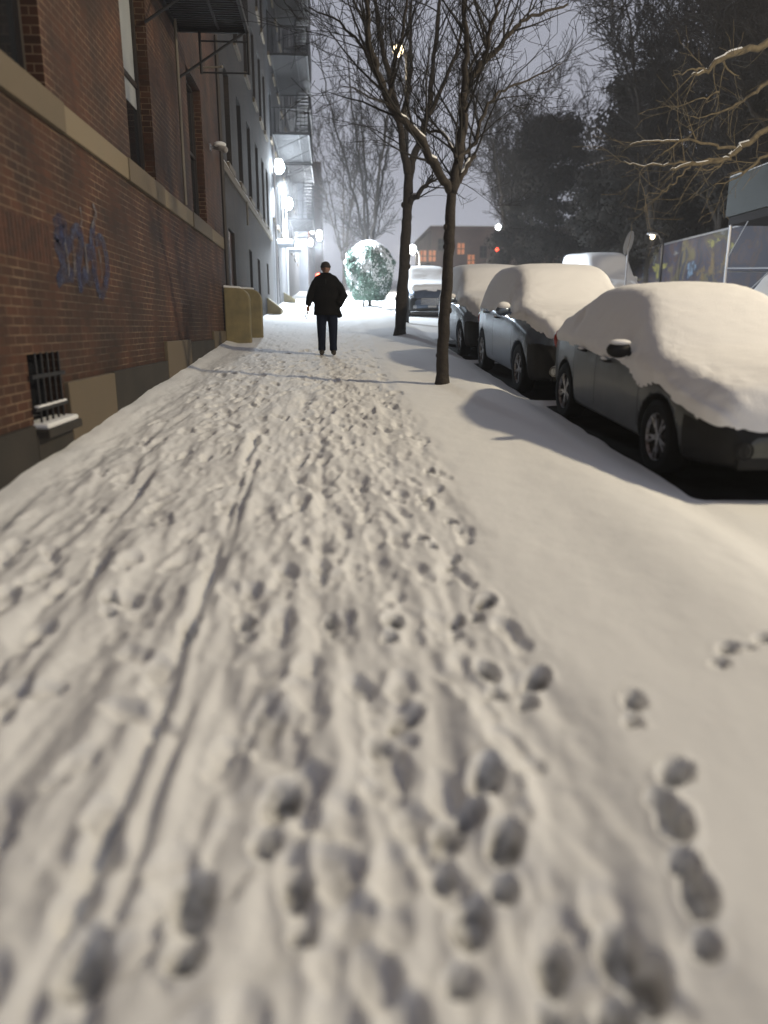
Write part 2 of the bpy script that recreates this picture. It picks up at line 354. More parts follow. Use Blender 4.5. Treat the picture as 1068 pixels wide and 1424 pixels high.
# ------------------------------------------------------------ buildings
def wall_mesh(y0, y1, z0, z1, ops, xf=XW, depth=.22, back=-9.0):
    """front wall in the plane x = xf with real openings, plus side, back and top faces"""
    b = MB(); ysn = sorted({y0,y1,*[o[0] for o in ops],*[o[1] for o in ops]}); zs = sorted({z0,z1,*[o[2] for o in ops],*[o[3] for o in ops]})
    for i in range(len(ysn)-1):
        for j in range(len(zs)-1):
            a,c,d,e = ysn[i],ysn[i+1],zs[j],zs[j+1]; ym,zm=(a+c)/2,(d+e)/2
            if any(o[0]<ym<o[1] and o[2]<zm<o[3] for o in ops): continue
            b.add([(xf,a,d),(xf,c,d),(xf,c,e),(xf,a,e)],[(0,1,2,3)])
    for (a,c,d,e) in ops:
        x2 = xf-depth
        b.add([(xf,a,d),(xf,c,d),(xf,c,e),(xf,a,e),(x2,a,d),(x2,c,d),(x2,c,e),(x2,a,e)],[(0,4,5,1),(1,5,6,2),(2,6,7,3),(3,7,4,0)])
    b.add([(xf,y0,z0),(xf,y0,z1),(back,y0,z1),(back,y0,z0),(xf,y1,z0),(xf,y1,z1),(back,y1,z1),(back,y1,z0)],[(0,1,2,3),(4,7,6,5),(1,5,6,2),(3,2,6,7)])
    return b
def window(par, a, c, d, e, xf=XW, depth=.20, blind=0, fm='frame', sill=None, name='window'):
    x = xf-depth; f = MB(); w=.055
    f.box((x,a,d),(x+.06,a+w,e)); f.box((x,c-w,d),(x+.06,c,e)); f.box((x,a+w,d),(x+.06,c-w,d+w)); f.box((x,a+w,e-w),(x+.06,c-w,e))
    zm=(d+e)/2; f.box((x+.01,a+w,zm-.03),(x+.05,c-w,zm+.03))
    fo = f.build(name, M[fm], par)
    p = MB(); p.box((x-.02,a,d),(x+.015,c,e)); p.build('pane', M['glass'], fo)
    if blind:
        q = MB(); q.box((x+.016,a+w,e-(e-d)*blind),(x+.022,c-w-.02,e-w)); q.build('blind', M['blind'], fo)
    if sill:
        q = MB(); q.box((xf-.1,a-.10,d-.14),(xf+.07,c+.10,d)); q.build('sill', M[sill], fo)
        q = MB(); q.box((xf-.14,a,d),(xf+.05,c,d+.035)); q.build('sill_snow', M['snow'], fo, bevel=.012)
    return fo
# --- near brick building
Y1 = 18.15
B1 = empty('brick_building', (0,0,0), 'red-brown brick building nearest on the left with cream stone band and blue graffiti', 'building')
w1 = [(1.55,2.9),(5.75,7.2),(9.98,11.35),(14.25,15.75)]
ops = [(a,c,3.45,5.85) for a,c in w1]+[(a,c,7.1,9.4) for a,c in w1]+[(a,c,10.6,12.9) for a,c in w1]+[(6.14,6.80,.70,1.29)]
wall_mesh(-3,Y1,-1,16,ops).build('wall', M['brick'], B1)
for i,(a,c) in enumerate(w1):
    window(B1,a,c,3.45,5.85, blind=(.0,.35,.62,0)[i]); window(B1,a,c,7.1,9.4,sill='stone'); window(B1,a,c,10.6,12.9,sill='stone')
# cream band, broken by stained sill blocks under the windows
e = -3; 
def piece(nm, m, a, c, bev=.008, par=None):
    q = MB(); q.box(a, c); return q.build(nm, M[m], par or B1, bevel=bev)
for a,c in w1:
    piece('stone_band','stone_pale',(XW-.05,e,3.205),(XW+.035,a-.28,3.45)); piece('sill_band','stone',(XW-.05,a-.275,3.195),(XW+.05,c+.30,3.452)); e = c+.305
piece('stone_band','stone_pale',(XW-.05,e,3.205),(XW+.035,Y1,3.45))
# soldier course of upright bricks
q = MB(); yy = 2.0
while yy < 6.9:
    q.box((XW-.02,yy,2.02),(XW+.004,yy+.060,2.34)); yy += .074
q.build('soldier_course', mat('soldier_brick',(.075,.030,.017),.85,noise=(9,(.042,.021,.014),.4,.6)), B1)
# stepped stone base
for (a,c,z,pale) in [(-3,6.06,.74,0),(6.90,8.36,1.02,1),(8.37,11.1,1.03,0),(11.12,13.0,1.30,1),(13.01,15.6,1.26,0),(15.62,18.1,1.42,1),(6.07,6.89,.66,0)]:
    piece('base_block','stone' if pale else 'stone_dark',(XW-.05,a,-.5),(XW+.045+(.003 if pale else 0),c,z),.01)
# barred basement window
f = MB(); f.box((XW-.20,6.14,.70),(XW-.14,6.80,1.29)); bw = f.build('basement_window', M['glass'], B1)
for k in range(5):
    q = MB(); yb = 6.21+k*.13; q.tube([(XW+.035,yb,.70),(XW+.035,yb,1.30)],.011,6); q.build('bar', M['iron'], bw)
piece('crossbar','iron',(XW+.02,6.10,1.10),(XW+.045,6.84,1.13),0,bw); piece('crossbar','iron',(XW+.02,6.10,.84),(XW+.045,6.84,.87),0,bw)
q = MB(); q.box((XW-.12,6.08,.63),(XW+.14,6.88,.70)); q.build('sill', M['stone_dark'], bw, bevel=.01)
q = MB(); q.box((XW-.10,6.12,.70),(XW+.12,6.85,.745)); q.build('sill_snow', M['snow'], bw, bevel=.015)
q = MB(); q.box((XW+.015,6.14,.868),(XW+.052,6.80,.885)); q.build('sill_snow', M['snow'], bw, bevel=.006)
# graffiti, sprayed on the bricks
def wp(cx, cy): return atX(cx/2.67, 260+cy/2.67, XW+.004)
def ribbon(mb, pts, w):
    P = [Vector(p) for p in pts]; out = []; k=len(P)
    # smooth the polyline
    Q=[]
    for i in range(k-1):
        p0,p1,p2,p3 = P[max(i-1,0)],P[i],P[i+1],P[min(i+2,k-1)]
        for t in [j/5 for j in range(5)]:
            Q.append(.5*((2*p1)+(p2-p0)*t+(2*p0-5*p1+4*p2-p3)*t*t+(3*p1-p0-3*p2+p3)*t**3))
    Q.append(P[-1])
    for i,p in enumerate(Q):
        t=(Q[min(i+1,len(Q)-1)]-Q[max(i-1,0)]); t.x=0
        if t.length<1e-6: t=Vector((0,0,1))
        t.normalize(); nrm=Vector((0,-t.z,t.y)); ww=w*(.6+.4*math.sin(math.pi*i/(len(Q)-1))+.15*random.random())
        out += [p+nrm*ww, p-nrm*ww]
    mb.add(out,[(2*i,2*i+1,2*i+3,2*i+2) for i in range(len(Q)-1)])
gi=0
for s_ in [[(200,140),(222,122),(240,140),(232,175),(208,200),(222,240),(236,300),(220,345),(212,358)],[(214,350),(240,322),(262,322),(274,345)],
           [(262,178),(284,160),(300,185),(296,240),(290,310),(298,392)],[(298,380),(316,322),(334,340),(350,316)],
           [(350,130),(338,190),(346,250),(352,330),(372,408)],[(352,205),(376,196),(392,250),(398,320),(388,370),(374,408)],[(232,250),(250,215),(272,205)],[(312,262),(330,240),(342,262)]]:
    gm = MB(); gi += 1; ribbon(gm, [np.array(wp(*p))+np.array([.0008*gi,0,0]) for p in s_], .075); gm.build('graffiti_stroke', M['graf'], B1)
for s_ in [[(238,205),(250,270),(254,330)],[(268,215),(274,280),(276,330)],[(312,205),(318,270),(322,320)],[(362,230),(372,290),(376,350)],[(292,75),(300,110),(296,150)],[(340,62),(352,100),(336,150)]]:
    gm = MB(); gi += 1; ribbon(gm, [np.array(wp(*p))+np.array([.0008*gi,0,0]) for p in s_], .03); gm.build('graffiti_stroke', M['graf_pale'], B1)
q = MB(); q.tube([(XW+.06,13.2,3.45),(XW+.06,13.2,16)],.025,8); q.build('drainpipe', M['frame_pale'], B1)
q = MB(); q.tube([(XW+.07,17.85,g(17.8)),(XW+.07,17.85,7.5)],.045,8); q.build('drainpipe', M['frame'], B1)
q = MB(); q.tube([(XW,14.7,5.92),(XW+.56,14.7,5.95)],.016,8); q.ball((XW+.56,14.7,5.95),.03); q.build('flag_bracket', M['frame_pale'], B1)

def fire_escape(par, ya, yb, levels, xo, slat=.12, snow=True, rail=1.0):
    fe = None
    for li, z in enumerate(levels):
        root = MB()
        root.box((XW,ya,z-.08),(XW+.05,yb,z+.02)); root.box((xo-.05,ya,z-.08),(xo,yb,z+.02))
        root.box((XW+.05,ya,z-.08),(xo-.05,ya+.05,z+.02)); root.box((XW+.05,yb-.05,z-.08),(xo-.05,yb,z+.02))
        fe = root.build('fire_escape', M['iron'], par)
        sm = MB(); rl = MB(); stp = MB()
        y = ya+.08
        while y < yb-.08: sm.box((XW+.048,y,z-.03),(xo-.048,y+slat*.5,z)); y += slat
        sm.box((xo-.5,ya+.05,z-.045),(xo-.46,yb-.05,z-.031)); sm.build('slatted_floor', M['iron'], fe)
        for y in (ya+.02, (ya+yb)/2, yb-.04):
            br = MB(); br.tube([(XW,y,z-.75),(xo-.08,y,z-.08)],.02,6); br.build('bracket', M['iron'], fe)
        rl.tube([(XW,ya,z+rail),(xo,ya,z+rail),(xo,yb,z+rail),(XW,yb,z+rail)],.018,6)
        y = ya
        while y < yb: rl.tube([(xo,y,z),(xo,y,z+rail)],.014,4); y += .16
        x = XW+.12
        while x < xo: rl.tube([(x,ya,z),(x,ya,z+rail)],.014,4); rl.tube([(x,yb,z),(x,yb,z+rail)],.014,4); x += .16
        rl.build('railing', M['iron'], fe)
        if li < len(levels)-1:
            z2 = levels[li+1]; n = 12; sn = MB()
            for i in range(n):
                t = (i+.5)/n; y = ya+.6+(yb-ya-1.2)*t; zz = z+(z2-z)*t
                stp.box((xo-.62,y-.10,zz-.012),(xo-.08,y+.10,zz+.012))
                if snow: sn.box((xo-.60,y-.09,zz+.013),(xo-.10,y+.09,zz+.03))
            for x in (xo-.64, xo-.06): stp.tube([(x,ya+.6,z),(x,yb-.6,z2)],.03,4)
            so = stp.build('stair', M['iron'], fe)
            if sn.v: sn.build('stair_snow', M['snow'], fe)
    return fe
fa = atX(245,45,XW); FY = float(fa[1]); FZ = float(fa[2])+.08; FX = float(atY(346,45,FY)[0])
fire_escape(B1, FY-4.6, FY, [FZ+3.4], FX, snow=False); fe = fire_escape(B1, FY-4.6, FY, [FZ], FX, slat=.085, snow=False)
fz1 = float(atY(345,105,FY)[2]); fx1 = float(atY(280,90,FY)[0])
q = MB()
for x in (fx1,FX-.02): q.tube([(x,FY-.03,FZ),(x,FY-.03,fz1)],.024,6)
for t_ in (.3,.97): q.tube([(fx1,FY-.03,FZ+(fz1-FZ)*t_),(FX-.02,FY-.03,FZ+(fz1-FZ)*t_)],.013,6)
q.build('drop_ladder', M['iron'], fe)

# --- second building
B2 = empty('grey_brick_building', (0,0,0), 'grey-brown building with tall narrow windows just past the brick building', 'building')
w2 = [19.4,21.9,24.4,26.9,29.2,31.1]
ops = []
for z in (5.32,8.75,12.2): ops += [(y,y+1.0,z,z+2.15) for y in w2]
dr = [(19.05,20.2,g(19)-.1,3.82),(23.7,24.5,2.55,3.78),(26.3,27.2,2.5,3.74),(30.0,30.9,2.75,3.9)]
ops += dr
wall_mesh(Y1+.01,33,-1,15.5,ops,xf=XW-.01).build('wall', M['brick2'], B2)
for z in (5.32,8.75,12.2):
    for y in w2: window(B2,y,y+1.0,z,z+2.15,xf=XW-.01,sill='stone')
q = MB(); q.box((XW-.15,19.05,g(19)-.1),(XW-.09,20.2,3.82)); d_=q.build('door', mat('brown_door',(.06,.028,.02),.5), B2)
q = MB(); q.ball((XW-.06,20.0,2.35),.03); q.build('handle', M['chrome'], d_)
for a,c,d,e in dr[1:]: window(B2,a,c,d,e,xf=XW-.01)
q = MB(); q.box((XW-.05,Y1+.02,4.98),(XW+.05,32.99,5.17)); q.build('string_course', M['stone'], B2, bevel=.01)
y=Y1+.1
while y<32.8:
    l=random.uniform(.8,2.2); piece('ledge_snow','snow',(XW-.01,y,5.17),(XW+.045,min(y+l,32.9),5.17+random.uniform(.02,.05)),.01,B2); y+=l+random.uniform(.05,.9)
q = MB(); q.box((XW-.05,Y1+.02,.5),(XW+.03,19.0,g(18)+.55)); q.box((XW-.05,20.25,.5),(XW+.03,32.99,g(24)+.45)); q.build('base_course', M['stone_dark'], B2)
q = MB(); q.tube([(XW+.06,22.95,5.0),(XW+.06,22.95,4.35)],.03,8); q.build('drainpipe', M['frame_pale'], B2)
# --- third building with the stacked fire escape
B3 = empty('tenement_building', (0,0,0), 'tall grey tenement lit by white wall lamps, with stacked fire escapes', 'building')
w3 = [34.4,37.2,40.0,42.8,46.4,50,54,58]
ops = []
for z in (6.1,9.3,12.5,15.7): ops += [(y,y+1.1,z,z+1.9) for y in w3]
ops += [(36.2,37.4,g(36)-.1,g(36)+2.3),(44,45.2,g(44)-.1,g(44)+2.3)]
wall_mesh(33.01,62,0,22,ops,xf=XW-.02).build('wall', M['brick3'], B3)
for z in (6.1,9.3,12.5,15.7):
    for y in w3: window(B3,y,y+1.1,z,z+1.9,xf=XW-.02,sill='stone')
for y in (36.2,44.0):
    q = MB(); q.box((XW-.15,y,g(y)-.1),(XW-.09,y+1.2,g(y)+2.3)); q.build('door', M['frame'], B3)
lz = float(atY(400,188,36)[2]); lx = float(atY(430,188,35.8)[0])
fire_escape(B3, 35.6, 41.4, [lz,lz+3.1,lz+6.2,lz+9.3], lx, slat=.12, snow=False)
fire_escape(B3, 47.0, 52.5, [lz-2.0,lz+1.0,lz+4,lz+7,lz+10], lx-.15, slat=.2, snow=False)
for y in (36.0,43.8):
    cn = piece('door_canopy','grey_far',(XW,y,g(y)+2.75),(XW+.75,y+1.8,g(y)+2.87),0,B3); piece('canopy_snow','snow',(XW+.01,y+.02,g(y)+2.873),(XW+.73,y+1.78,g(y)+2.95),.02,cn)
for y in (34.6,43.2):
    q = MB(); q.tube([(XW+.08,y,g(y)),(XW+.08,y,9)],.05,8); q.build('drainpipe', M['steel'], B3)
# --- farther buildings
def block(name, label, x0,x1,y0,y1,h, m, wins, lit=(), face='y'):
    B = empty(name,(0,0,0),label,'building'); zb = g(y0)-1
    q = MB(); q.box((x0,y0,zb),(x1,y1,g(y0)+h)); q.build('wall', m, B)
    q = MB(); q.box((x0-.15,y0-.15,g(y0)+h),(x1+.15,y1+.15,g(y0)+h+.35)); q.build('cornice', m, B)
    q = MB(); q.box((x0-.1,y0-.1,g(y0)+h+.35),(x1+.1,y1+.1,g(y0)+h+.45)); q.build('roof_snow', M['snow'], B)
    k = 0
    for (u, z) in wins:
        q = MB()
        if face=='y': q.box((u,y0-.03,g(y0)+z),(u+.8,y0+.05,g(y0)+z+1.2))
        else: q.box((x1-.05,u,g(y0)+z),(x1+.03,u+1.2,g(y0)+z+1.7))
        wo = q.build('window', M['orange_window'] if k in lit else M['glass'], B); k += 1
        if face=='y':
            q = MB(); q.box((u+.36,y0-.06,g(y0)+z),(u+.44,y0-.031,g(y0)+z+1.2)); q.box((u,y0-.065,g(y0)+z+.55),(u+.8,y0-.034,g(y0)+z+.63)); q.box((u-.08,y0-.12,g(y0)+z-.12),(u+.88,y0+.0,g(y0)+z-.003)); q.build('frame', M['frame'], wo)
    return B
block('far_building','dark hazy apartment block with lit windows farther up the left side', -14,-1.75,63,95,19,M['grey_far'],[(u,z) for u in range(66,94,4) for z in (4,7.2,10.4,13.6)],(0,),face='x')
block('far_building','farthest hazy block on the left, behind the walking person', -14,-1.0,98,130,14,M['far_wall'],[(u,z) for u in (-5,-2.6) for z in (1.2,4,7.2,10.4)],(0,5))
FB = block('far_brick_building','low brown brick building across the end of the street with orange windows', 11.5,34,88,104,6.2,M['far_wall'],
      [(float(atY(px_,py_,88)[0])-.4, float(atY(px_,py_,88)[2])-g(88)-.6) for px_,py_ in ((588,356),(601,356),(641,346),(655,362),(672,350),(614,340))],(0,1,2,3))

# ------------------------------------------------------------ lamps
def wall_lamp(y, z, label, power, r=.17, x=XW):
    t = empty('wall_lamp', (x,y,z), label, 'lamp', 'white lamps on the building wall')
    q = MB(); q.box((0,-.09,-.10),(.05,.09,.16)); q.tube([(.03,0,.10),(.20,0,.14)],.02,6); q.build('bracket', M['steel'], t)
    q = MB(); q.ball((.26,0,0),(r,r,r*1.45),16,10); q.build('lamp_glass', M['led'], t, True)
    q = MB(); q.tube([(.26,0,r*1.3),(.26,0,r*1.7)],[r*.9,.03],12); q.build('hood', M['iron'], t)
    l_ = light('light', (.26,0,-.62), power, (.78,.89,1.0), t, .15, 'SPOT'); l_.data.spot_size = math.radians(165); l_.data.spot_blend = .8; l_.rotation_euler = (0, math.radians(-28), 0)
    light('glow', (.26+r+.06,0,0), 520, (.80,.90,1.0), t, .1)
def street_lamp(loc, h, arm, label, power, m='led_far', r=.2, col=(1,.9,.75), mesh=True, group='street lamps', size=.2):
    t = empty('street_lamp', loc, label, 'street lamp', group)
    q = MB(); q.tube([(0,0,-.2),(0,0,.9),(0,0,1.0),(0,0,h)],[.13,.12,.085,.06],10); q.build('pole', M['iron'], t, True)
    q = MB(); q.tube([(0,0,h-.4),(arm[0]*.4,arm[1]*.4,h+.15),(arm[0],arm[1],h+.2)],[.04,.035,.03],8); q.build('arm', M['iron'], t, True)
    q = MB(); q.ball((arm[0],arm[1],h+.20),(.32,.16,.09),12,6); q.build('lamp_head', M['steel'], t, True)
    q = MB(); q.ball((arm[0],arm[1],h+.07),(r,r,r*1.1),12,8); q.build('lamp_glass', M[m], t, True)
    if power: light('light', (arm[0],arm[1],h-.32), power, col, t, size)
    return t
wall_lamp(35.2, 8.3, 'brightest white lamp, highest and nearest of the lamps on the tenement wall', 12500, .21)
wall_lamp(42.6, 7.9, 'white lamp just past and below the brightest one on the tenement wall', 12500, .21)
for (px,py,Y,lab,r) in [(434,318,58,'small white lamp at upper left of the distant trio of lamps',.2),(444,327,60,'small white lamp at right of the distant trio of lamps',.22),(432,337,57,'small white lamp at lower left of the distant trio of lamps',.16)]:
    p = atY(px,py,Y); t = empty('hanging_lamp', tuple(p), lab, 'lamp', 'distant lamps above the far pavement')
    q = MB(); q.ball((0,0,0),(r,r,r*1.7),12,8); q.build('lamp_glass', M['led_far'], t, True)
    q = MB(); q.tube([(0,0,r*1.6),(0,0,r*1.9),(XW-p[0],0,r*2.2)],[r*.5,.04,.03],8); q.build('arm', M['iron'], t, True)
    if r==.22: light('light', (0,0,-.7), 3500, (.85,.92,1), t, .2)
# warm lamp over the street that throws the car shadows (stands outside the frame, on the far kerb)
street_lamp((13.4,5.6,g(5.6)), 8.8, (-2.4,0), 'tall warm street lamp on the opposite kerb lighting the snow', 5100, 'warm', .12, (1,.85,.60), size=.25)
street_lamp((2.50,25.5,g(25.5)), 8.0, (-.28,0), 'yellowish street lamp seen through the branches above the two kerb trees', 40, 'warm', .17, (1,.85,.6))
p = gnd(573,395); 
def lamp_at(px,py,Y,label,power,r,m='led_far'):
    p = atY(px,py,Y); h = p[2]-g(Y); street_lamp((p[0]+.6,Y,g(Y)), h, (-.6,0), label, power, m, r)
lamp_at(573,348,62,'white street lamp beyond the snow-covered parked car on the left of the row',3500,.32)
lamp_at(693,317,64,'small white street lamp in front of the dark trees',150,.22)
lamp_at(907,331,40,'small lamp glowing among the dark park trees above the fence',60,.12,'warm')
# red signals
for (px,py,Y,lab,r,zz) in [(443,384,70,'red traffic signal glowing beside the walking person',.24,0),(691,347,66,'red traffic signal below the small white street lamp',.16,0)]:
    p = atY(px,py,Y); t = empty('traffic_signal', (p[0],Y,g(Y)), lab, 'traffic signal', 'red traffic signals'); h=p[2]-g(Y)
    q = MB(); q.tube([(0,.2,0),(0,.2,h+.5)],.06,8); q.build('pole', M['iron'], t)
    q = MB(); q.box((-.2,-.02,h-.95),(.2,.18,h+.3)); q.build('housing', M['iron'], t, bevel=.02)
    q = MB(); q.ball((0,-.04,h),(r,.08,r),12,8); q.build('lens', M['red_lamp'], t, True)

# security camera with a snow cap
t = empty('security_camera', (XW,16.6,5.05), 'small security camera capped with snow on the brick building corner', 'camera')
q = MB(); q.box((0,-.06,-.06),(.03,.06,.06)); q.tube([(.02,0,0),(.16,0,.02)],.02,8); q.build('bracket', M['steel'], t)
q = MB(); q.tube([(.10,.05,.03),(.34,-.22,-.08)],[.06,.06],12); q.ball((.34,-.22,-.09),.06); q.build('housing', mat('grey_plastic',(.3,.28,.26),.5), t, True)
q = MB(); q.ball((.22,-.08,.04),(.13,.11,.055),12,8); q.build('snow_cap', M['snow'], t, True)
# yellow cheek walls beside the entrance steps
def cheek(y, xo, h, th, label, shape='round'):
    t = empty('stoop_wall', (XW+.03,y,g(y)), label, 'low wall', 'yellow painted stoop walls'); w = xo-XW-.03
    poly = [(0,-.2),(w,-.2)]
    if shape=='round':
        r = min(.26,w*.6)
        poly += [(w-r+r*math.cos(a),h-r+r*math.sin(a)) for a in [math.pi/2*i/8 for i in range(9)]]
        poly += [(w-r-.02,h+.005),(0,h+.02)]
    else: poly += [(w,h*.35),(.0,h)]
    q = MB(); q.prism(poly,0,th,'y'); q.build('slab', M['yellow'], t, bevel=.03)
    if shape=='round':
        q = MB(); q.prism([(0,h+.0),(w-.2,h-.012),(w-.2,h+.03),(.0,h+.055)],.01,th-.01,'y'); q.build('snow_cap', M['snow'], t, bevel=.012)
cheek(17.35, -1.80, 1.17, .24, 'nearest and tallest yellow round-cornered stoop wall by the brick building corner')
cheek(18.75, -1.66, 1.12, .24, 'second yellow round-cornered stoop wall, half hidden behind the nearest one')
cheek(29.0, -1.85, .62, 1.3, 'low sloping yellow stoop wall farther along under the grey-brown building', 's')
cheek(39.5, -1.75, .55, .6, 'farthest small yellow stoop wall at the foot of the tenement', 's')

# ------------------------------------------------------------ cars
def pl(pts, x): return np.interp(x, [p[0] for p in pts], [p[1] for p in pts])
def smooth_pl(pts, n=400, k=9, L=4.4):
    xs = np.linspace(0, L, n); ys = pl(pts, xs); ker = np.hanning(k+2)[1:-1]; ker /= ker.sum()
    yp = np.pad(ys, k//2, mode='edge'); return xs, np.convolve(yp, ker, mode='valid')
class Car:
    def __init__(s, L, W, top, belt, roofk, plan=None, zbot=.22):
        s.L, s.hw = L, W/2
        s.tx, s.tz = smooth_pl(top, 400, 15, L)
        s.bx, s.bz = smooth_pl(belt, 400, 31, L)
        plan = plan or [(0,.66),(.03,.74),(.10,.83),(.25,.91),(.6,.975),(1.2,1),(L-1.2,1),(L-.5,.96),(L-.15,.88),(L-.03,.78),(L,.70)]
        s.wx, s.wz = smooth_pl(plan, 400, 11, L); s.rk = roofk; s.zbot = zbot
    def section(s, y, n):
        zt = np.interp(y, s.tx, s.tz); zb = min(np.interp(y, s.bx, s.bz), zt-.05); w = s.hw*np.interp(y, s.wx, s.wz)
        z0 = s.zbot + .06*max(0, 1-y/.5) + .10*max(0, 1-(s.L-y)/.6)
        gh = zt-zb; k = min(1, max(0,(gh-.05)/.38)); k = k*k*(3-2*k)
        wb = w*(.955 - .02*(1-k)); wr = w*(.955-s.rk*k) - .10*(1-k)*w
        C = [(0,z0),(w*.55,z0),(w*.90,z0+.01),(w*.975,z0+.10),(w*.995,z0+.45*(zb-z0)),(w*1.0,z0+.62*(zb-z0)),(w*.985,zb-.09*(zb-z0)),(wb,zb),
             (wb+(wr-wb)*.50, zb+gh*.52),(wr, zb+gh*(.84)),(wr-.05*w, zb+gh*.95),(wr-.16*w, zb+gh*.985),(wr*.5,zt+.012),(0,zt+.02)]
        C = np.array(C); d = np.r_[0, np.cumsum([1]*(len(C)-1))]; t = np.linspace(0, len(C)-1, n)
        i = np.clip(t.astype(int),0,len(C)-2); f = (t-i)[:,None]
        P0=C[np.maximum(i-1,0)]; P1=C[i]; P2=C[i+1]; P3=C[np.minimum(i+2,len(C)-1)]
        tn=.42
        m1=tn*(P2-P0); m2=tn*(P3-P1)
        out=(2*f**3-3*f**2+1)*P1+(f**3-2*f**2+f)*m1+(-2*f**3+3*f**2)*P2+(f**3-f**2)*m2
        out[:,0]=np.maximum(out[:,0],0); return out
    def grid(s, ny, n):
        u = np.linspace(0,1,ny); ys = s.L*(u*.86 + .14*(.5-.5*np.cos(np.pi*u)))
        G = np.zeros((ny, 2*n-1, 3))
        for i,y in enumerate(ys):
            h = s.section(y, n)                        # right half, x>0
            G[i,n-1:,0] = h[::-1][:,0]; G[i,n-1:,2] = h[::-1][:,1]      # top centre -> bottom
            G[i,:n,0] = -h[:,0]; G[i,:n,2] = h[:,1]; G[i,:,1] = y
        return G, ys
    def surf(s, y, z, side=-1):                        # half width at given y,z (outermost)
        h = s.section(y, 200); h = h[40:]; j = np.argmin(np.abs(h[:,1]-z)); return side*h[j,0]
def make_car(name, label, group, yf, xl, L, W, top, belt, rk, axle, paint_m, snowlow, wheel_r=.33, thick=.11, side_t=.016, seed=1, wheels=(1,1), detail='sedan', zbot=.22, rz=0, road=ROADZ, front_t=1.0):
    c = Car(L, W, top, belt, rk, zbot=zbot); xc = xl+W/2
    root = empty(name, (xc, yf, g(yf)+road), label, 'car' if detail!='van' else 'van', group, rx=TILT, rz=rz)
    n = 46; G, ys = c.grid(110, n); ny, nv, _ = G.shape
    idx = np.arange(ny*nv).reshape(ny,nv)
    Fq = [tuple(q) for q in np.stack([idx[:-1,:-1], idx[1:,:-1], idx[1:,1:], idx[:-1,1:]],-1).reshape(-1,4)]
    b = MB(); b.v = [tuple(p) for p in G.reshape(-1,3)]; b.f = Fq + [tuple(idx[0,:]), tuple(idx[-1,::-1])]
    body = b.build('body', M[paint_m], root, True)
    bm = bmesh.new(); bm.from_mesh(body.data); bmesh.ops.remove_doubles(bm, verts=bm.verts, dist=1e-4); bmesh.ops.recalc_face_normals(bm, faces=bm.faces); bm.to_mesh(body.data); bm.free()
    cut = MB(); r = wheel_r
    for a in axle:
        for sgn in (-1,1):
            x0, x1 = sgn*(W/2-.32), sgn*(W/2+.2)
            cut.tube([(x0,a,r-.02),(x1,a,r-.02)], r+.055, 32)
    co = cut.build('cutter', M['plastic']); bm = bmesh.new(); bm.from_mesh(co.data); bmesh.ops.recalc_face_normals(bm, faces=bm.faces); bm.to_mesh(co.data); bm.free()
    md = body.modifiers.new('arch','BOOLEAN'); md.operation='DIFFERENCE'; md.object=co; md.solver='EXACT'
    co.parent = root; baked(body); bpy.data.objects.remove(co)
    # wheels
    for a in axle:
        for sgn in (-1,1):
            x = sgn*(W/2-.115)
            t = MB(); prof = [(-.095,r*.62),(-.10,r*.80),(-.098,r*.93),(-.08,r*.985),(0,r),(.08,r*.985),(.098,r*.93),(.10,r*.80),(.095,r*.62)]; k=36
            o=len(t.v)
            for (px_,pr_) in prof:
                for j in range(k):
                    an=2*math.pi*j/k; t.v.append((px_,pr_*math.cos(an),pr_*math.sin(an)))
            for i in range(len(prof)-1):
                for j in range(k): t.f.append((i*k+j,i*k+(j+1)%k,(i+1)*k+(j+1)%k,(i+1)*k+j))
            wo = t.build('wheel', M['rubber'], root, True); wo.location=(x,a,r-.005)
            q = MB(); q.tube([(-.06,0,0),(sgn*.005,0,0)], r*.60, 32)      # dark barrel
            q.build('barrel', M['plastic'], wo)
            q = MB(); xo = sgn*.075; rp=[(r*.66,xo*1.1),(r*.62,xo*1.22),(r*.575,xo*.9)]
            for (rr_,xx_) in rp:
                for j in range(k):
                    an=2*math.pi*j/k; q.v.append((xx_,rr_*math.cos(an),rr_*math.sin(an)))
            for i in range(2):
                for j in range(k): q.f.append((i*k+j,i*k+(j+1)%k,(i+1)*k+(j+1)%k,(i+1)*k+j))
            for j in range(10):
                an=2*math.pi*(j//2)/5+(.16 if j%2 else -.16)+seed; an2=2*math.pi*(j//2)/5+(.05 if j%2 else -.05)+seed
                q.tube([(xo*.8,r*.08*math.cos(an2),r*.08*math.sin(an2)),(xo*1.0,r*.6*math.cos(an),r*.6*math.sin(an))],[r*.06,r*.045],4)
            q.tube([(xo*.5,0,0),(xo*1.05,0,0)],r*.13,16)
            q.build('rim', M['alloy'], wo, False)
    # snow shell
    G2, ys2 = c.grid(230, 70); ny, nv, _ = G2.shape
    du = np.gradient(G2, axis=0); dv = np.gradient(G2, axis=1); N = np.cross(du, dv); N /= (np.linalg.norm(N,axis=2,keepdims=True)+1e-9)
    cen = G2.mean(axis=1, keepdims=True); sg = np.sign(((G2-cen)*N).sum(2,keepdims=True)); sg[sg==0]=1; N *= sg
    Z = G2[...,2]; Yg = G2[...,1]; Xg = G2[...,0]
    low = np.array([snowlow(y) for y in ys2])[:,None] + .028*fbm(Yg*9+seed*3, Z*9+Xg*3, 3) + .035*fbm(Yg*3+seed, Xg*2, 2) + .07*sstep(1.4,.6,Yg)*fbm(Yg*7+seed, Xg*7+2, 3)
    for a in axle:
        d = np.sqrt((Yg-a)**2+(Z-r)**2); low = np.where((d < r+.10)&(np.abs(Xg)>W*.3), np.maximum(low, Z+(r+.10-d)), low)
    msk = Z-low
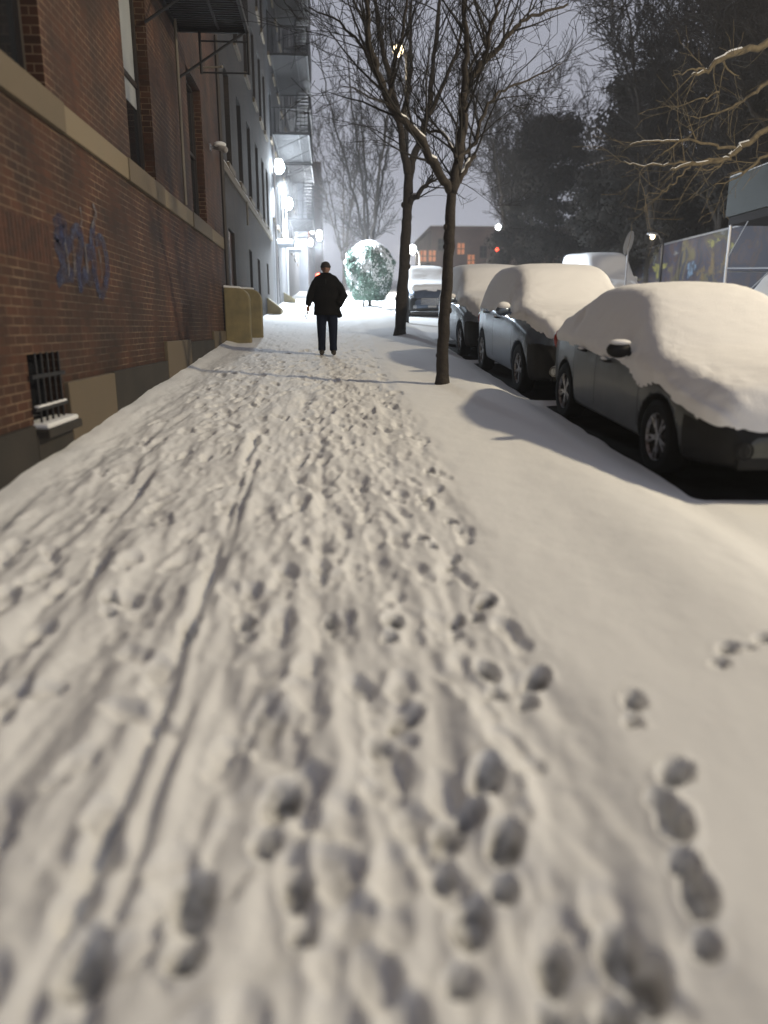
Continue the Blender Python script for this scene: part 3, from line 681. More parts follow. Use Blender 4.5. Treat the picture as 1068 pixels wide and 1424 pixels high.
    if detail != 'van':                      # small bare slits on the side glass
        for (yc,zc_,wy,wz) in ((3.32,1.13,.09,.05),(1.78,1.0,.10,.035)):
            hole = (np.abs(Xg)>W*.25)&(((Yg-yc)/wy)**2+((Z-zc_-(Yg-yc)*.5-(.0 if detail=='sedan' else .14))/wz)**2 < 1+.8*fbm(Yg*20,Z*20,2)); msk = np.where(hole, -.02, msk)
    nz = np.clip(N[...,2],0,1); T = side_t + thick*sstep(.15,.95,nz)*(1+.35*fbm(Xg*1.5+seed,Yg*1.5,2)) + .006*fbm(Yg*7,Z*7+Xg*5,3)
    T *= np.where(Yg<.5, front_t, 1.0)
    T = T*sstep(-.012,.05,msk) - .012*(1-sstep(-.012,.02,msk))
    # blur the thickness so that edges between faces round off
    for _ in range(6):
        T[1:-1] = (T[:-2]+2*T[1:-1]+T[2:])/4; T[:,1:-1] = (T[:,:-2]+2*T[:,1:-1]+T[:,2:])/4
    Nn = N.copy()
    for _ in range(8): Nn[1:-1] = (Nn[:-2]+2*Nn[1:-1]+Nn[2:])/4; Nn[:,1:-1]=(Nn[:,:-2]+2*Nn[:,1:-1]+Nn[:,2:])/4
    Nn /= np.linalg.norm(Nn,axis=2,keepdims=True)+1e-9
    V = G2 + Nn*T[...,None] + np.array([0,0,1])*(thick*.18*sstep(.5,1,nz)*sstep(0,.05,msk))[...,None]
    wgt = sstep(.02,.12,msk)[...,None]*np.ones(3)
    for _ in range(20):
        A = V.copy(); A[1:-1] = .5*V[1:-1]+.25*(V[:-2]+V[2:]); Bv = A.copy(); Bv[:,1:-1] = .5*A[:,1:-1]+.25*(A[:,:-2]+A[:,2:]); V = V*(1-wgt*.9)+Bv*wgt*.9
    px_, py_, pz_ = V[...,0], V[...,1], V[...,2]
    V = V + Nn*(sstep(0,.1,msk)*(.008*fbm(px_*4+seed,py_*4+pz_*3,3)+.006*fbm(px_*17+pz_*9,py_*17+seed,2) + .020*sstep(1.1,.4,py_)*fbm(px_*6+seed,py_*6+pz_*6,3)))[...,None]
    idx = np.arange(ny*nv).reshape(ny,nv)
    Fq = np.stack([idx[:-1,:-1], idx[1:,:-1], idx[1:,1:], idx[:-1,1:]],-1).reshape(-1,4)
    keep = (msk.reshape(-1)[Fq] > -.03).all(1); Fq = Fq[keep]
    used = np.unique(Fq); remap = -np.ones(ny*nv,int); remap[used] = np.arange(len(used))
    np_mesh('snow_cover', V.reshape(-1,3)[used], remap[Fq], M['carsnow'], root)
    if detail != 'van':                      # black plastic lower bumper
        m2 = (Yg<.50)&(Z<(.60 if detail=='sedan' else .74))&(Z>zbot-.02); F2 = np.stack([idx[:-1,:-1], idx[1:,:-1], idx[1:,1:], idx[:-1,1:]],-1).reshape(-1,4)
        wc = np.sqrt((Yg-axle[0])**2+(Z-r)**2) < r+.075; F2 = F2[(m2&~wc).reshape(-1)[F2].all(1)]; us = np.unique(F2); rmp = -np.ones(ny*nv,int); rmp[us]=np.arange(len(us))
        np_mesh('bumper', (G2+N*.006).reshape(-1,3)[us], rmp[F2], M['plastic'], root)
    # glass
    def patch(nm, m, y0, y1, z0f, z1f, side, off=.004):
        vs=[]; K=24; J=8
        for i in range(K+1):
            y=y0+(y1-y0)*i/K; h=c.section(y,160)[60:]; zt=h[-1,1]; zb=np.interp(y,c.bx,c.bz); za=zb+.03; zc=max(za+.01,zb+(zt-zb)*.82)
            for j in range(J+1):
                z=za+(zc-za)*j/J; q_=np.argmin(np.abs(h[:,1]-z)); vs.append((side*(h[q_,0]+off), y, z))
        q=MB(); q.add(vs,[(i*(J+1)+j,(i+1)*(J+1)+j,(i+1)*(J+1)+j+1,i*(J+1)+j+1) for i in range(K) for j in range(J)]); return q.build(nm, m, root, True)
    a0, a1 = (1.6, L-1.05) if detail=='sedan' else (1.6, L-.8)
    mid = (a0+a1)/2
    for sd in (-1,1):
        patch('side_window', M['glass'], a0+.15, mid-.04, 0, 0, sd); patch('side_window', M['glass'], mid+.04, a1-.15, 0, 0, sd)
    # door seams and handles
    q = MB()
    for yy in (1.32, mid, a1-.15):
        for sd in (-1,):
            zs_=np.linspace(zbot+.13, np.interp(yy,c.bx,c.bz)-.01, 14); P=[(c.surf(yy,z,sd)+sd*.002,yy,z) for z in zs_]
            vs=[]; 
            for p in P: vs += [(p[0],p[1]-.005,p[2]),(p[0],p[1]+.005,p[2])]
            q.add(vs,[(2*i,2*i+1,2*i+3,2*i+2) for i in range(len(P)-1)])
    q.build('door_seam', M['plastic'], root)
    for yy in (mid-.28, a1-.42):
        z=np.interp(yy,c.bx,c.bz)-.10; x=c.surf(yy,z); q=MB(); q.tube([(x+.01,yy-.10,z),(x-.035,yy-.08,z),(x-.035,yy+.08,z),(x+.01,yy+.10,z)],.013,8); h_=q.build('door_handle', M['plastic'], root, True)
        q=MB(); q.ball((x-.035,yy,z+.016),(.016,.09,.014),8,6); q.build('handle_snow', M['carsnow'], h_, True)
    # mirror
    for sd in (-1,1):
        ym = 1.62 if detail=='sedan' else 1.5; zm = np.interp(ym,c.bx,c.bz)+.07; x=c.surf(ym,zm-.05,sd)
        q=MB(); q.tube([(x-sd*.02,ym+.02,zm-.05),(x+sd*.07,ym,zm-.02)],.025,8)
        prof=[]; 
        q.ball((x+sd*.155,ym,zm+.01),(.115,.07,.075),16,10); mo=q.build('wing_mirror', M[paint_m] if detail!='sedan' else M['plastic'], root, True)
        q=MB(); q.ball((x+sd*.15,ym-.005,zm+.075),(.10,.07,.028 if detail=='sedan' else .06),14,8); q.build('mirror_snow', M['carsnow'], mo, True)
    # front details
    zt=np.interp(.08,c.tx,c.tz)
    def fy(x,z):                                     # y of the nose at x,z
        for y in np.linspace(0,.9,90):
            h=c.section(y,80)
            zt_=np.interp(abs(x), h[::-1,0][:60], h[::-1,1][:60])
            if zt_>=z and h[:,0].max()>=abs(x): return y
        return .3
    for sd in (-1,1):
      if detail=='van' or yf>20:
        q=MB(); hz=zt-.10 if detail!='sedan' else .60; xx=sd*W*.36; q.ball((xx,fy(xx,hz)+.10,hz),(.17,.11,.07),16,10); q.build('headlight', M['lens'], root, True)
    for sd in (-1,1):
        q=MB(); xx=sd*W*.34; yy=fy(xx,.40)+.0; q.tube([(xx,yy-.012,.40),(xx,yy+.06,.40)],.05,16); fo=q.build('fog_light', M['lens' if detail!='sedan' else 'plastic'], root)
        q=MB(); q.tube([(xx+.065*math.cos(a),yy-.012,.40+.065*math.sin(a)) for a in [2*math.pi*i/20 for i in range(21)]],.008,6); q.build('bezel', M['alloy' if detail!='sedan' else 'plastic'], fo)
    yy=fy(0,.5); q=MB()
    for i in range(5): q.box((-W*.22,yy-.012,.50+i*.05),(W*.22,yy+.1,.515+i*.05))
    q.build('grille', M['chrome'] if detail!='sedan' else M['plastic'], root)
    q=MB(); q.box((-.16,yy-.02,.38),(.16,yy-.008,.46)); q.build('number_plate', M['sign'], root)
    q=MB(); q.box((-W*.36,fy(0,.3)-.005,.26),(W*.36,fy(0,.3)+.1,.36)); q.build('air_intake', M['plastic'], root, bevel=.02)
    for sd in (-1,1):
        q=MB(); x=sd*W*.40; q.ball((x,L-.12,.85),(.10,.10,.13),12,8); q.build('tail_light', M['redlens'], root, True)
    return root
sedan_top=[(0,.46),(.03,.58),(.10,.70),(.28,.78),(.9,.88),(1.2,.93),(1.45,1.06),(2.05,1.375),(2.35,1.42),(2.8,1.42),(3.15,1.37),(3.75,1.08),(4.1,1.04),(4.25,1.0),(4.31,.85),(4.35,.60)]
sedan_belt=[(0,.60),(.6,.74),(1.3,.88),(3.5,.98),(4.35,.92)]
suv_top=[(0,.52),(.03,.66),(.10,.84),(.3,.96),(1.0,1.06),(1.2,1.11),(1.4,1.22),(1.95,1.56),(2.3,1.63),(3.5,1.62),(4.0,1.50),(4.3,1.15),(4.4,.98),(4.45,.62)]
suv_belt=[(0,.66),(.6,.88),(1.3,1.02),(3.7,1.12),(4.45,1.02)]
def sc_(pts,L0,L): return [(p[0]*L/L0,p[1]) for p in pts]
# snow lower limits
low1=lambda y: np.interp(y,[0,.08,.3,.75,1.0,1.3,1.7,2.3,3.4,4.0,4.35],[.55,.56,.60,.70,.76,.66,.84,.84,.88,.88,.80])
low2=lambda y: np.interp(y,[0,.1,.3,.9,1.3,1.6,3.6,4.3],[.80,.80,.88,.98,1.0,1.0,1.06,1.0])
make_car('parked_sedan','dark grey-green parked sedan buried in snow, nearest the camera','cars parked along the kerb',5.15,2.70,4.35,1.76,sedan_top,sedan_belt,.24,(.92,3.50),'paint_grey',low1,.325,.085,.014,1)
make_car('parked_hatchback','steel-blue parked car with rounded snow-capped mirror, second along the kerb','cars parked along the kerb',9.75,2.64,4.45,1.82,suv_top,suv_belt,.22,(.90,3.55),'paint_blue',low2,.345,.10,.014,2,detail='suv')
make_car('parked_suv','pale parked car with dark bumper, third along the kerb behind the near tree','cars parked along the kerb',14.6,2.62,4.7,1.86,[(p[0]*4.7/4.45,p[1]+.04) for p in suv_top],sc_(suv_belt,4.45,4.7),.20,(.92,3.75),'paint_silver',low2,.345,.11,.014,3,detail='suv')
low4=lambda y: np.interp(y,[0,.1,.3,1.0,1.6,3.6,4.3],[1.0,1.0,.98,1.0,1.0,1.06,1.0])
make_car('parked_suv','dark blue parked car facing the camera beyond the far kerb tree','cars parked along the kerb',29.1,2.9,4.7,1.95,[(p[0]*4.7/4.45,p[1]+.10) for p in suv_top],sc_(suv_belt,4.45,4.7),.18,(.92,3.75),'paint_dark',low4,.35,.13,.014,4,detail='suv')
van_top=[(0,.8),(.05,1.0),(.3,1.15),(.8,1.30),(1.0,1.42),(1.75,2.18),(2.1,2.30),(5.0,2.30),(5.3,2.24),(5.38,1.6),(5.4,.7)]
van_belt=[(0,.8),(.8,1.2),(1.3,1.35),(5.4,1.35)]
make_car('parked_van','tall snow-covered white van parked on the far side of the street','vehicles across the street',28.5,10.0,5.4,1.95,van_top,van_belt,.12,(.9,4.3),'paint_white',lambda y: .9,.36,.10,.02,5,detail='van',zbot=.3)
make_car('parked_hatchback','small snow-covered car across the street at the right picture edge','vehicles across the street',14.5,10.4,4.45,1.82,suv_top,suv_belt,.22,(.90,3.55),'paint_dark',low2,.345,.12,.014,6,detail='suv')

# ------------------------------------------------------------ trees
class Tree:
    def __init__(s, seed): s.r = random.Random(seed); s.tr = MB(); s.lb = MB(); s.tw = MB(); s.sn = []
    def curve(s, pts, r0, r1, mb, n=8, jit=.02):
        P=[Vector(p) for p in pts]; k=len(P); Q=[]
        for i in range(k-1):
            p0,p1,p2,p3=P[max(i-1,0)],P[i],P[i+1],P[min(i+2,k-1)]
            for j in range(5):
                t=j/5; q=.5*((2*p1)+(p2-p0)*t+(2*p0-5*p1+4*p2-p3)*t*t+(3*p1-p0-3*p2+p3)*t**3)
                Q.append(q+Vector([s.r.gauss(0,jit) for _ in range(3)])*(1 if Q else 0))
        Q.append(P[-1]); m=len(Q); R=[(r0+(r1-r0)*i/(m-1))*(1+s.r.uniform(-.08,.08)) for i in range(m)]
        mb.tube(Q,R,n); return Q,R
    def twig(s, p, d, L, r, lev, mb, upb=.25, minr=.004):
        n=max(3,int(L/.22)); P=[p]; R=[r]; d=d.normalized(); r_=s.r
        for i in range(n):
            d=(d+Vector((r_.gauss(0,.13),r_.gauss(0,.13),r_.gauss(0,.10)+upb*.12))).normalized(); p=p+d*(L/n); P.append(p); R.append(max(minr,r*(1-.75*(i+1)/n)))
        mb.tube(P,R,3 if r<.012 else 5,cap=False)
        if lev>0:
            for i in range(1,len(P)):
                for _ in range(1 if lev<2 else r_.choice([1,2])):
                    if r_.random()<.85:
                        a=r_.uniform(0,6.28); o=d.orthogonal().normalized(); o=Matrix.Rotation(a,3,d)@o
                        dd=(d*r_.uniform(.5,1.0)+o*r_.uniform(.5,.95)+Vector((0,0,upb*.7))); s.twig(P[i],dd,L*r_.uniform(.35,.62),max(minr,R[i]*.6),lev-1,mb,upb,minr)
    def sprout(s, Q, R, every, L, lev, start=.2, upb=.3, r0=None, minr=.004, spread=1.0):
        m=len(Q)
        for i in range(int(m*start),m,every):
            t=(Q[min(i+1,m-1)]-Q[i-1]).normalized(); o=t.orthogonal().normalized(); o=Matrix.Rotation(s.r.uniform(0,6.28),3,t)@o
            s.twig(Q[i], t*.7+o*s.r.uniform(.5,1.1)*spread+Vector((0,0,upb)), L*s.r.uniform(.6,1.2), max(minr,min(R[i]*.55,r0 or .03)), lev, s.tw, upb, minr)
    def snow(s, Q, R, every=1):
        pts=[q+Vector((0,0,r*.75)) for q,r in zip(Q,R)]; q = MB(); q.tube(pts[::every],[r*.62 for r in R][::every],6); s.sn.append(q)
def street_tree(name,label,Y,trunk,limbs,r0,seed,tw=(3,1.1,2)):
    T=Tree(seed); base=gnd(*trunk[0]); base[1]=Y
    base=atY(*trunk[0],Y); rr_=T.r
    root=empty(name,(base[0],Y,g(Y)),label,'tree','bare street trees on the kerb'); o=Vector((base[0],Y,g(Y)))
    def P(px,py,dy=0): return Vector(atY(px,py,Y+dy))-o
    tp=[P(*p) for p in trunk]; tp[0].z=-.05
    Q,R=T.curve(tp,r0*1.05,r0*.82,T.tr,12,.006); 
    T.tr.tube([Vector((0,0,-.05)),Vector((0,0,.05)),Vector((.0,0,.22))],[r0*1.5,r0*1.25,r0*.95],12)
    for i in range(4):                            # knots
        q=Q[rr_.randrange(3,len(Q)-2)]; T.tr.ball(q+Vector((rr_.choice([-1,1])*r0*.75,-.02,0)),(r0*.45,r0*.4,r0*.55),8,6)
    for (pts,dys,ra,rb,sn) in limbs:
        k=len(pts); pp=[P(p[0],p[1],dys*i/(k-1)) for i,p in enumerate(pts)]
        Q,R=T.curve(pp,ra,rb,T.lb,8,.012)
        T.sprout(Q,R,tw[0],tw[1],tw[2],.15,r0=.018)
        if sn: T.snow(Q[sn[0]:sn[1]],R[sn[0]:sn[1]])
    T.tr.build('trunk',M['bark'],root,True); T.lb.build('limbs',M['bark'],root,True); T.tw.build('twigs',M['twig'],root)
    for q in T.sn: q.build('branch_snow',M['snow'],root,True)
street_tree('bare_tree','slender bare tree nearest the camera, forking above the parked cars',10.5,
  [(615,535),(616,480),(621,400),(625,330),(628,268)],
  [([(628,268),(607,236),(587,197),(558,164),(541,144),(525,98),(514,62),(508,0),(500,-90)],-.9,.062,.022,(5,17)),
   ([(628,268),(638,223),(645,164),(646,125),(666,95),(686,75),(712,43),(740,22),(790,5)],.9,.075,.014,None),
   ([(646,128),(649,66),(646,0),(640,-100)],-.4,.045,.018,None),
   ([(674,84),(682,43),(695,0),(705,-80)],-.8,.032,.012,None),
   ([(638,222),(660,197),(674,151),(700,125),(740,108),(782,88)],1.2,.032,.008,None),
   ([(634,220),(617,187),(594,179),(575,150)],.6,.028,.012,(2,9)),
   ([(632,262),(648,232),(660,214)],.2,.042,.030,(2,8)),
   ([(541,144),(548,90),(560,40),(568,-30)],.8,.032,.014,None),
   ([(525,98),(500,60),(470,30),(430,10)],.3,.024,.008,None)],
  .082,21,(2,1.15,2))
street_tree('bare_tree','second bare street tree, thicker, beyond and left of the slender one',18.75,
  [(556,468),(560,400),(564,330),(566,295),(569,243)],
  [([(569,243),(561,210),(556,177),(545,120),(530,60),(522,0),(518,-60)],-1,.10,.03,None),
   ([(569,243),(579,210),(594,164),(600,108),(609,33),(613,-40)],1,.10,.03,None),
   ([(568,285),(580,272),(592,258),(612,248)],-.6,.085,.02,(3,12)),
   ([(556,177),(570,110),(571,40),(574,-40)],.6,.06,.02,None),
   ([(594,164),(620,110),(640,50),(650,-20)],-1.2,.055,.018,None),
   ([(548,140),(520,100),(498,40),(480,-10)],-.5,.045,.012,None)],
  .135,22,(2,1.7,2))
def bare_tree(name,label,loc,h,seed,m,nst=4,lev=2,spread=.5,r0=.25,tl=2.6,trunk=.22,group=None,minr=.012,every=3,lean=None,bark='bark'):
    T=Tree(seed); rr_=T.r; root=empty(name,loc,label,'tree',group)
    f=Vector((0,0,h*trunk)); T.tr.tube([Vector((0,0,-.3)),Vector((0,0,.3)),f],[r0*1.4,r0*1.1,r0*.85],10)
    for i in range(nst):
        a=2*math.pi*i/nst+rr_.uniform(-.4,.4); sp=spread*rr_.uniform(.5,1.2); pts=[f*.9]
        for j in range(1,6):
            t=j/5; pts.append(Vector((math.cos(a)*sp*h*.5*t**1.1,math.sin(a)*sp*h*.5*t**1.1,h*trunk+h*(1-trunk)*t*rr_.uniform(.92,1.02)*(1-.15*sp)))+ (Vector(lean)*t if lean else Vector()))
        Q,R=T.curve(pts,r0*.62,.03,T.lb,7,.05); T.sprout(Q,R,every,tl,lev,.12,minr=minr,r0=.06,upb=.25)
    T.tr.build('trunk',M[bark],root,True); T.lb.build('limbs',M[bark],root,True); T.tw.build('twigs',M[m],root); return root
bare_tree('bare_tree','tall hazy bare tree with upright stems behind the snowy round shrub',(2.4,47,g(47)),15.5,31,'twig_haze_tint',6,2,.40,.15,2.3,.12,minr=.012,every=4)
bare_tree('bare_tree','farthest faint bare tree left of the tall one behind the shrub',(1.2,66,g(66)),14,32,'twig_haze_tint',5,2,.42,.13,2.2,.15,minr=.014,every=4)

# ------------------------------------------------------------ snowy topiary shrub
def cards(pts, nrm, size, rs, droop=0):
    n=len(pts); a=rs.normal(size=(n,3)); a/=np.linalg.norm(a,axis=1,keepdims=True)
    t=np.cross(nrm,a); t/=np.linalg.norm(t,axis=1,keepdims=True)+1e-9; bt=np.cross(nrm,t); s_=size*(.6+.8*rs.rand(n,1))
    V=np.stack([pts-t*s_*.5, pts+bt*s_*.35+nrm*s_*.1, pts+t*s_*.5, pts-bt*s_*.35-nrm*s_*.1],1).reshape(-1,3)
    Fq=np.arange(4*n).reshape(n,4); return V,Fq
def shrub():
    rs=np.random.RandomState(5); p=gnd(514,427); H=2.85; Rr=.98; root=empty('topiary_shrub',(p[0],p[1],g(p[1])),'dense round-topped evergreen shrub coated in snow on the pavement','shrub')
    q=MB(); q.tube([(0,0,-.2),(0,0,.9)],[.09,.07],10); q.tube([(-.3,.1,-.2),(-.2,.05,.9)],[.05,.04],8); q.build('stem',M['bark'],root,True)
    n=42000; u=rs.rand(n); th=rs.rand(n)*2*np.pi; z=.32+ (H-.32)*u
    prof=lambda zz: Rr*np.sqrt(np.clip(1-np.clip((zz-1.5)/(H-1.5),0,1)**2.4,0,1))*np.interp(zz,[.3,.7,1.4],[.62,.86,1])
    r=prof(z)*(1+.10*np.sin(th*5+z*4)*.6+.22*(rs.rand(n)-.6)); cl=fbm(th*2.2,z*2.5,3); r*=1+.26*cl
    P=np.stack([r*np.cos(th),r*np.sin(th),z],1); Nn=np.stack([np.cos(th),np.sin(th),np.interp(z,[.5,H],[-.2,1.2])],1)+.5*rs.normal(size=(n,3)); Nn/=np.linalg.norm(Nn,axis=1,keepdims=True)
    V,Fq=cards(P,Nn,.10,rs); np_mesh('foliage',V,Fq,M['yew'],root,False)
    # clumps of snow lodged on the sprays
    q=MB(); k=17000
    for i in range(k):
        zz=.5+(H-.5)*rs.rand()**.72; t=rs.rand()*2*np.pi; rr_=prof(np.array(zz))*(.97+.05*rs.normal()+.22*float(fbm(np.array([t*2.2]),np.array([zz*2.5]),3)[0])); sz=rs.uniform(.018,.042)*(.65+.6*(zz/H))
        q.ball((rr_*math.cos(t),rr_*math.sin(t),zz),(sz*1.0,sz*1.0,sz*1.5),5,4)
    q.build('snow_clumps',M['snow'],root,True)
shrub()

# ------------------------------------------------------------ dark trees of the park on the right
def dense_mesh(seed,h,rad,n,size,m,zlo=.12,cone=.5):
    rs=np.random.RandomState(seed); k=70; c=[]
    for i in range(k):
        zz=zlo+(1-zlo)*rs.rand(); rmax=rad*(1-cone*zz)*np.sqrt(max(.05,1-((zz-.45)/.62)**2)); a=rs.rand()*6.28; r=rmax*np.sqrt(rs.rand()); c.append((r*math.cos(a),r*math.sin(a),zz*h,rs.uniform(.5,1.25)*rad*.26))
    c=np.array(c); ii=rs.randint(0,k,n); d=rs.normal(size=(n,3)); d/=np.linalg.norm(d,axis=1,keepdims=True)
    P=c[ii,:3]+d*c[ii,3:4]*(rs.rand(n,1)**.5)*np.array([1.25,1.25,.75]); V,Fq=cards(P,d,size,rs)
    me=bpy.data.meshes.new('crown'); 
    o=np_mesh('crown',V,Fq,M[m],None,False); me=o.data; bpy.data.objects.remove(o); return me
dm=[dense_mesh(61,12,5.0,48000,.22,'leaf_dark'),dense_mesh(62,13,5.5,60000,.26,'leaf_dark',.08,.35),dense_mesh(63,10,4.5,38000,.22,'leaf_dark')]
def dense_tree(i,loc,sc,rz,label):
    root=empty('dark_tree',loc,label,'tree','dense dark park trees beyond the fence'); 
    c=bpy.data.objects.new('crown',dm[i]); COL.objects.link(c); c.parent=root; c.scale=(sc,sc,sc); c.rotation_euler=(0,0,rz)
    q=MB(); q.tube([(0,0,-.3),(0,0,4*sc),(.3,.1,8*sc)],[.32,.24,.12],8); q.build('trunk',M['bark'],root,True)
for a in [(0,(16.6,58,g(58)),1.0,.3,'dark tree at the left end of the park, behind the small white street lamp'),
          (1,(21.5,52,g(52)),1.05,1.9,'dark tree second from the left, behind the white van roof'),
          (2,(17.8,46,g(46)),.85,4.0,'low dark tree just above the snow-covered white van'),
          (0,(27.5,50,g(50)),1.15,2.2,'tall dark tree in the middle of the park'),
          (1,(24.5,40,g(40)),1.0,5.2,'dark tree right behind the mural fence, under the pale branches'),
          (2,(21.5,36,g(36)),.75,.9,'small dark tree leaning over the left half of the mural fence'),
          (0,(31,38,g(38)),1.2,3.3,'big dark tree at the right edge, above the sidewalk shed'),
          (1,(36,48,g(48)),1.35,.5,'tallest dark tree, at upper right behind all the others'),
          (1,(28,29,g(29)),1.05,2.8,'dark tree behind the sidewalk shed at the right edge')]:
    dense_tree(*a)
for (x,y,h,sd,lab,sp) in [(18.5,44,17,41,'tall bare tree rising over the white van',.62),(23.5,34,17,42,'bare tree rising behind the mural fence',.75),(13.8,60,14,43,'faint bare tree at the left end of the park trees',.6),(25,47,19,44,'tallest bare tree above the dark park trees',.7),(19.6,30,13,45,'bare tree just behind the mural fence left of the sidewalk shed',.8),(20.5,40,15,46,'leaning bare tree between the white van and the park lamp',.8)]:
    bare_tree('bare_tree',lab,(x,y,g(y)),h,sd,'twig_far',5,2,sp,.26,3.2,.25,'bare park trees beyond the fence',minr=.017,every=2)
# limbs of the big tree at the right, lit by the street lamp
T=Tree(77); YB=19.5; o=Vector((17.4,21.5,g(21.5))); root=empty('bare_tree',tuple(o),'big tree at the right edge with pale lamplit limbs reaching over the street','tree')
def PB(px,py,dy=0): return Vector(atY(px,py,YB+dy))-o
T.tr.tube([(0,0,-.3),(0,0,1),(-.2,0,4.2),(-.3,-.2,8),(-.1,-.3,13)],[.5,.42,.36,.28,.12],12)
LB=[([None,(1150,20),(1068,60),(1010,78),(985,98),(962,105)],.17,.045,6.6),([(985,98),(960,98),(935,106)],.04,.015,None),([(1004,84),(1015,100),(1030,110)],.04,.014,None),
    ([None,(1180,140),(1120,150),(1068,180),(1025,208),(1008,222),(960,230),(932,237)],.15,.045,4.6),([(1025,208),(985,200),(945,194),(905,197),(876,202)],.055,.018,None),
    ([(1008,222),(965,226),(930,228),(895,230),(868,224)],.05,.02,None),([(960,230),(940,252),(922,266),(893,270)],.035,.010,None),([(945,196),(925,210),(908,222)],.03,.01,None),
    ([(1008,222),(990,236),(965,237)],.035,.015,None),([None,(1150,165),(1110,190),(1068,215),(1035,237),(1008,246)],.10,.02,5.0),([(1068,116),(1040,135),(998,158),(960,162)],.06,.014,None),
    ([None,(1130,60),(1068,116)],.12,.06,7.2),([(1050,228),(1020,250),(992,258)],.03,.012,None),([(1000,128),(970,138),(930,150)],.03,.008,None)]
for i,(pts,ra,rb,z0) in enumerate(LB):
    dy=0; pp=[]
    for p_ in pts: pp.append(Vector((-.25,0,z0)) if p_ is None else PB(p_[0],p_[1],0))
    Q,R=T.curve(pp,ra*.8,rb*.6,T.lb,8,.026); T.sprout(Q,R,4,1.3,1,.35,upb=.05,r0=.016,minr=.006)
    if i in (0,3,4,5): T.snow(Q[len(Q)//2:],R[len(Q)//2:])
for k in range(5):
    a=2*math.pi*k/5; pts=[Vector((-.2,-.2,8+k*.9)),Vector((-.2+2*math.cos(a),2*math.sin(a),10.5+k*.6)),Vector((-.2+4.2*math.cos(a),4.2*math.sin(a),12.5+k*.4))]
    Q,R=T.curve(pts,.12,.03,T.lb,7,.04); T.sprout(Q,R,2,2.2,2,.2,minr=.010)
T.tr.build('trunk',M['bark'],root,True); T.lb.build('limbs',M['bark_lamplit'],root,True); T.tw.build('twigs',M['bark_lamplit'],root); [q.build('branch_snow',M['snow'],root,True) for q in T.sn]

# ------------------------------------------------------------ mural fence, sidewalk shed, sign
def mural_mat():
    m=bpy.data.materials.new('mural_paint'); m.use_nodes=True; nt=m.node_tree; N=nt.nodes.new; L=nt.links.new; b=nt.nodes['Principled BSDF']; b.inputs['Roughness'].default_value=.7
    tc=N('ShaderNodeTexCoord'); n=N('ShaderNodeTexNoise'); n.inputs['Scale'].default_value=.55; n.inputs['Detail'].default_value=4; n.inputs['Distortion'].default_value=1.2; L(tc.outputs['Object'],n.inputs['Vector'])
    r=N('ShaderNodeValToRGB'); cr=r.color_ramp; cr.elements[0].position=.0; cr.elements[0].color=(.016,.018,.034,1); cr.elements[1].position=1; cr.elements[1].color=(.03,.03,.04,1)
    for p_,c_ in [(.42,(.016,.018,.034)),(.46,(.05,.028,.022)),(.50,(.02,.022,.045)),(.57,(.05,.035,.035)),(.62,(.09,.075,.03)),(.66,(.02,.02,.033))]:
        e_=cr.elements.new(p_); e_.color=(*c_,1)
    L(n.outputs['Fac'],r.inputs[0]); L(r.outputs[0],b.inputs['Base Color']); return m
MF=empty('mural_fence',(18.5,0,0),'long dark street-side fence painted with colourful mural, behind the white van','fence')
zt=5.9; q=MB(); q.box((-.06,24,g(24)-.4),(.06,48,zt)); q.build('panel',mural_mat(),MF)
q=MB(); q.tube([(-.1,24,zt+.03),(-.1,48,zt+.03)],.05,8); q.build('top_rail',M['steel'],MF)
for y in range(24,49,3):
    q=MB(); q.tube([(.12,y,g(y)-.3),(.12,y,zt+.1)],.045,8); q.build('post',M['iron'],MF)
def blob(px,py,w,h,c,nm):
    p=atX(px,py,18.5-.07); rs=random.Random(px); k=40; pts=[]
    for i in range(k):
        a=2*math.pi*i/k; rr_=.85+.3*math.sin(3*a+px)+rs.uniform(-.35,.35); pts.append((-.066,p[1]+w*math.cos(a)*rr_,p[2]+h*math.sin(a)*rr_))
    q=MB(); q.add([(p_[0]-.004,p_[1],p_[2]) for p_ in pts],[tuple(range(k))]); q.build('painted_shape',M[c],MF)
M['m_y']=mat('mural_yellow',(.20,.18,.05),.7,noise=(3,(.04,.04,.04),.45,.6)); M['m_b']=mat('mural_blue',(.10,.15,.21),.7,noise=(3,(.03,.035,.05),.45,.6)); M['m_w']=mat('mural_grey',(.15,.15,.15),.7,noise=(3,(.08,.08,.08),.45,.6)); M['m_o']=mat('mural_ochre',(.12,.08,.03),.7,noise=(3,(.05,.04,.04),.45,.6))
for a in [(917,375,.8,.42,'m_y'),(961,373,.5,.42,'m_b'),(910,360,.25,.3,'m_w'),(897,378,.45,.45,'m_b'),(992,337,.5,.2,'m_y'),(1017,344,.25,.3,'m_y'),(990,370,.35,.6,'m_o'),(1008,368,.35,.5,'m_o'),(1006,323,.25,.12,'m_w'),(975,380,.4,.3,'m_o'),(940,352,.3,.1,'m_w')]: blob(*a,'x')
SH=empty('sidewalk_shed',(float(atY(1009,300,24.2)[0]),0,0),'dark green plywood sidewalk shed on steel posts at the right picture edge','scaffold'); zs=4.62
q=MB(); q.box((0,9,zs+.25),(.06,24.2,zs+1.42)); q.box((.06,24.14,zs+.25),(4.2,24.2,zs+1.42)); q.build('parapet',M['green_ply'],SH)
q=MB(); q.box((.07,9,zs),(4.2,24.1,zs+.24)); q.build('deck',mat('deck_board',(.012,.010,.012),.9),SH)
q=MB(); q.box((-.02,9,zs+1.422),(.09,24.22,zs+1.45)); q.box((.1,23.0,zs+1.425),(.9,24.2,zs+1.50)); q.build('parapet_snow',M['snow'],SH,bevel=.02)
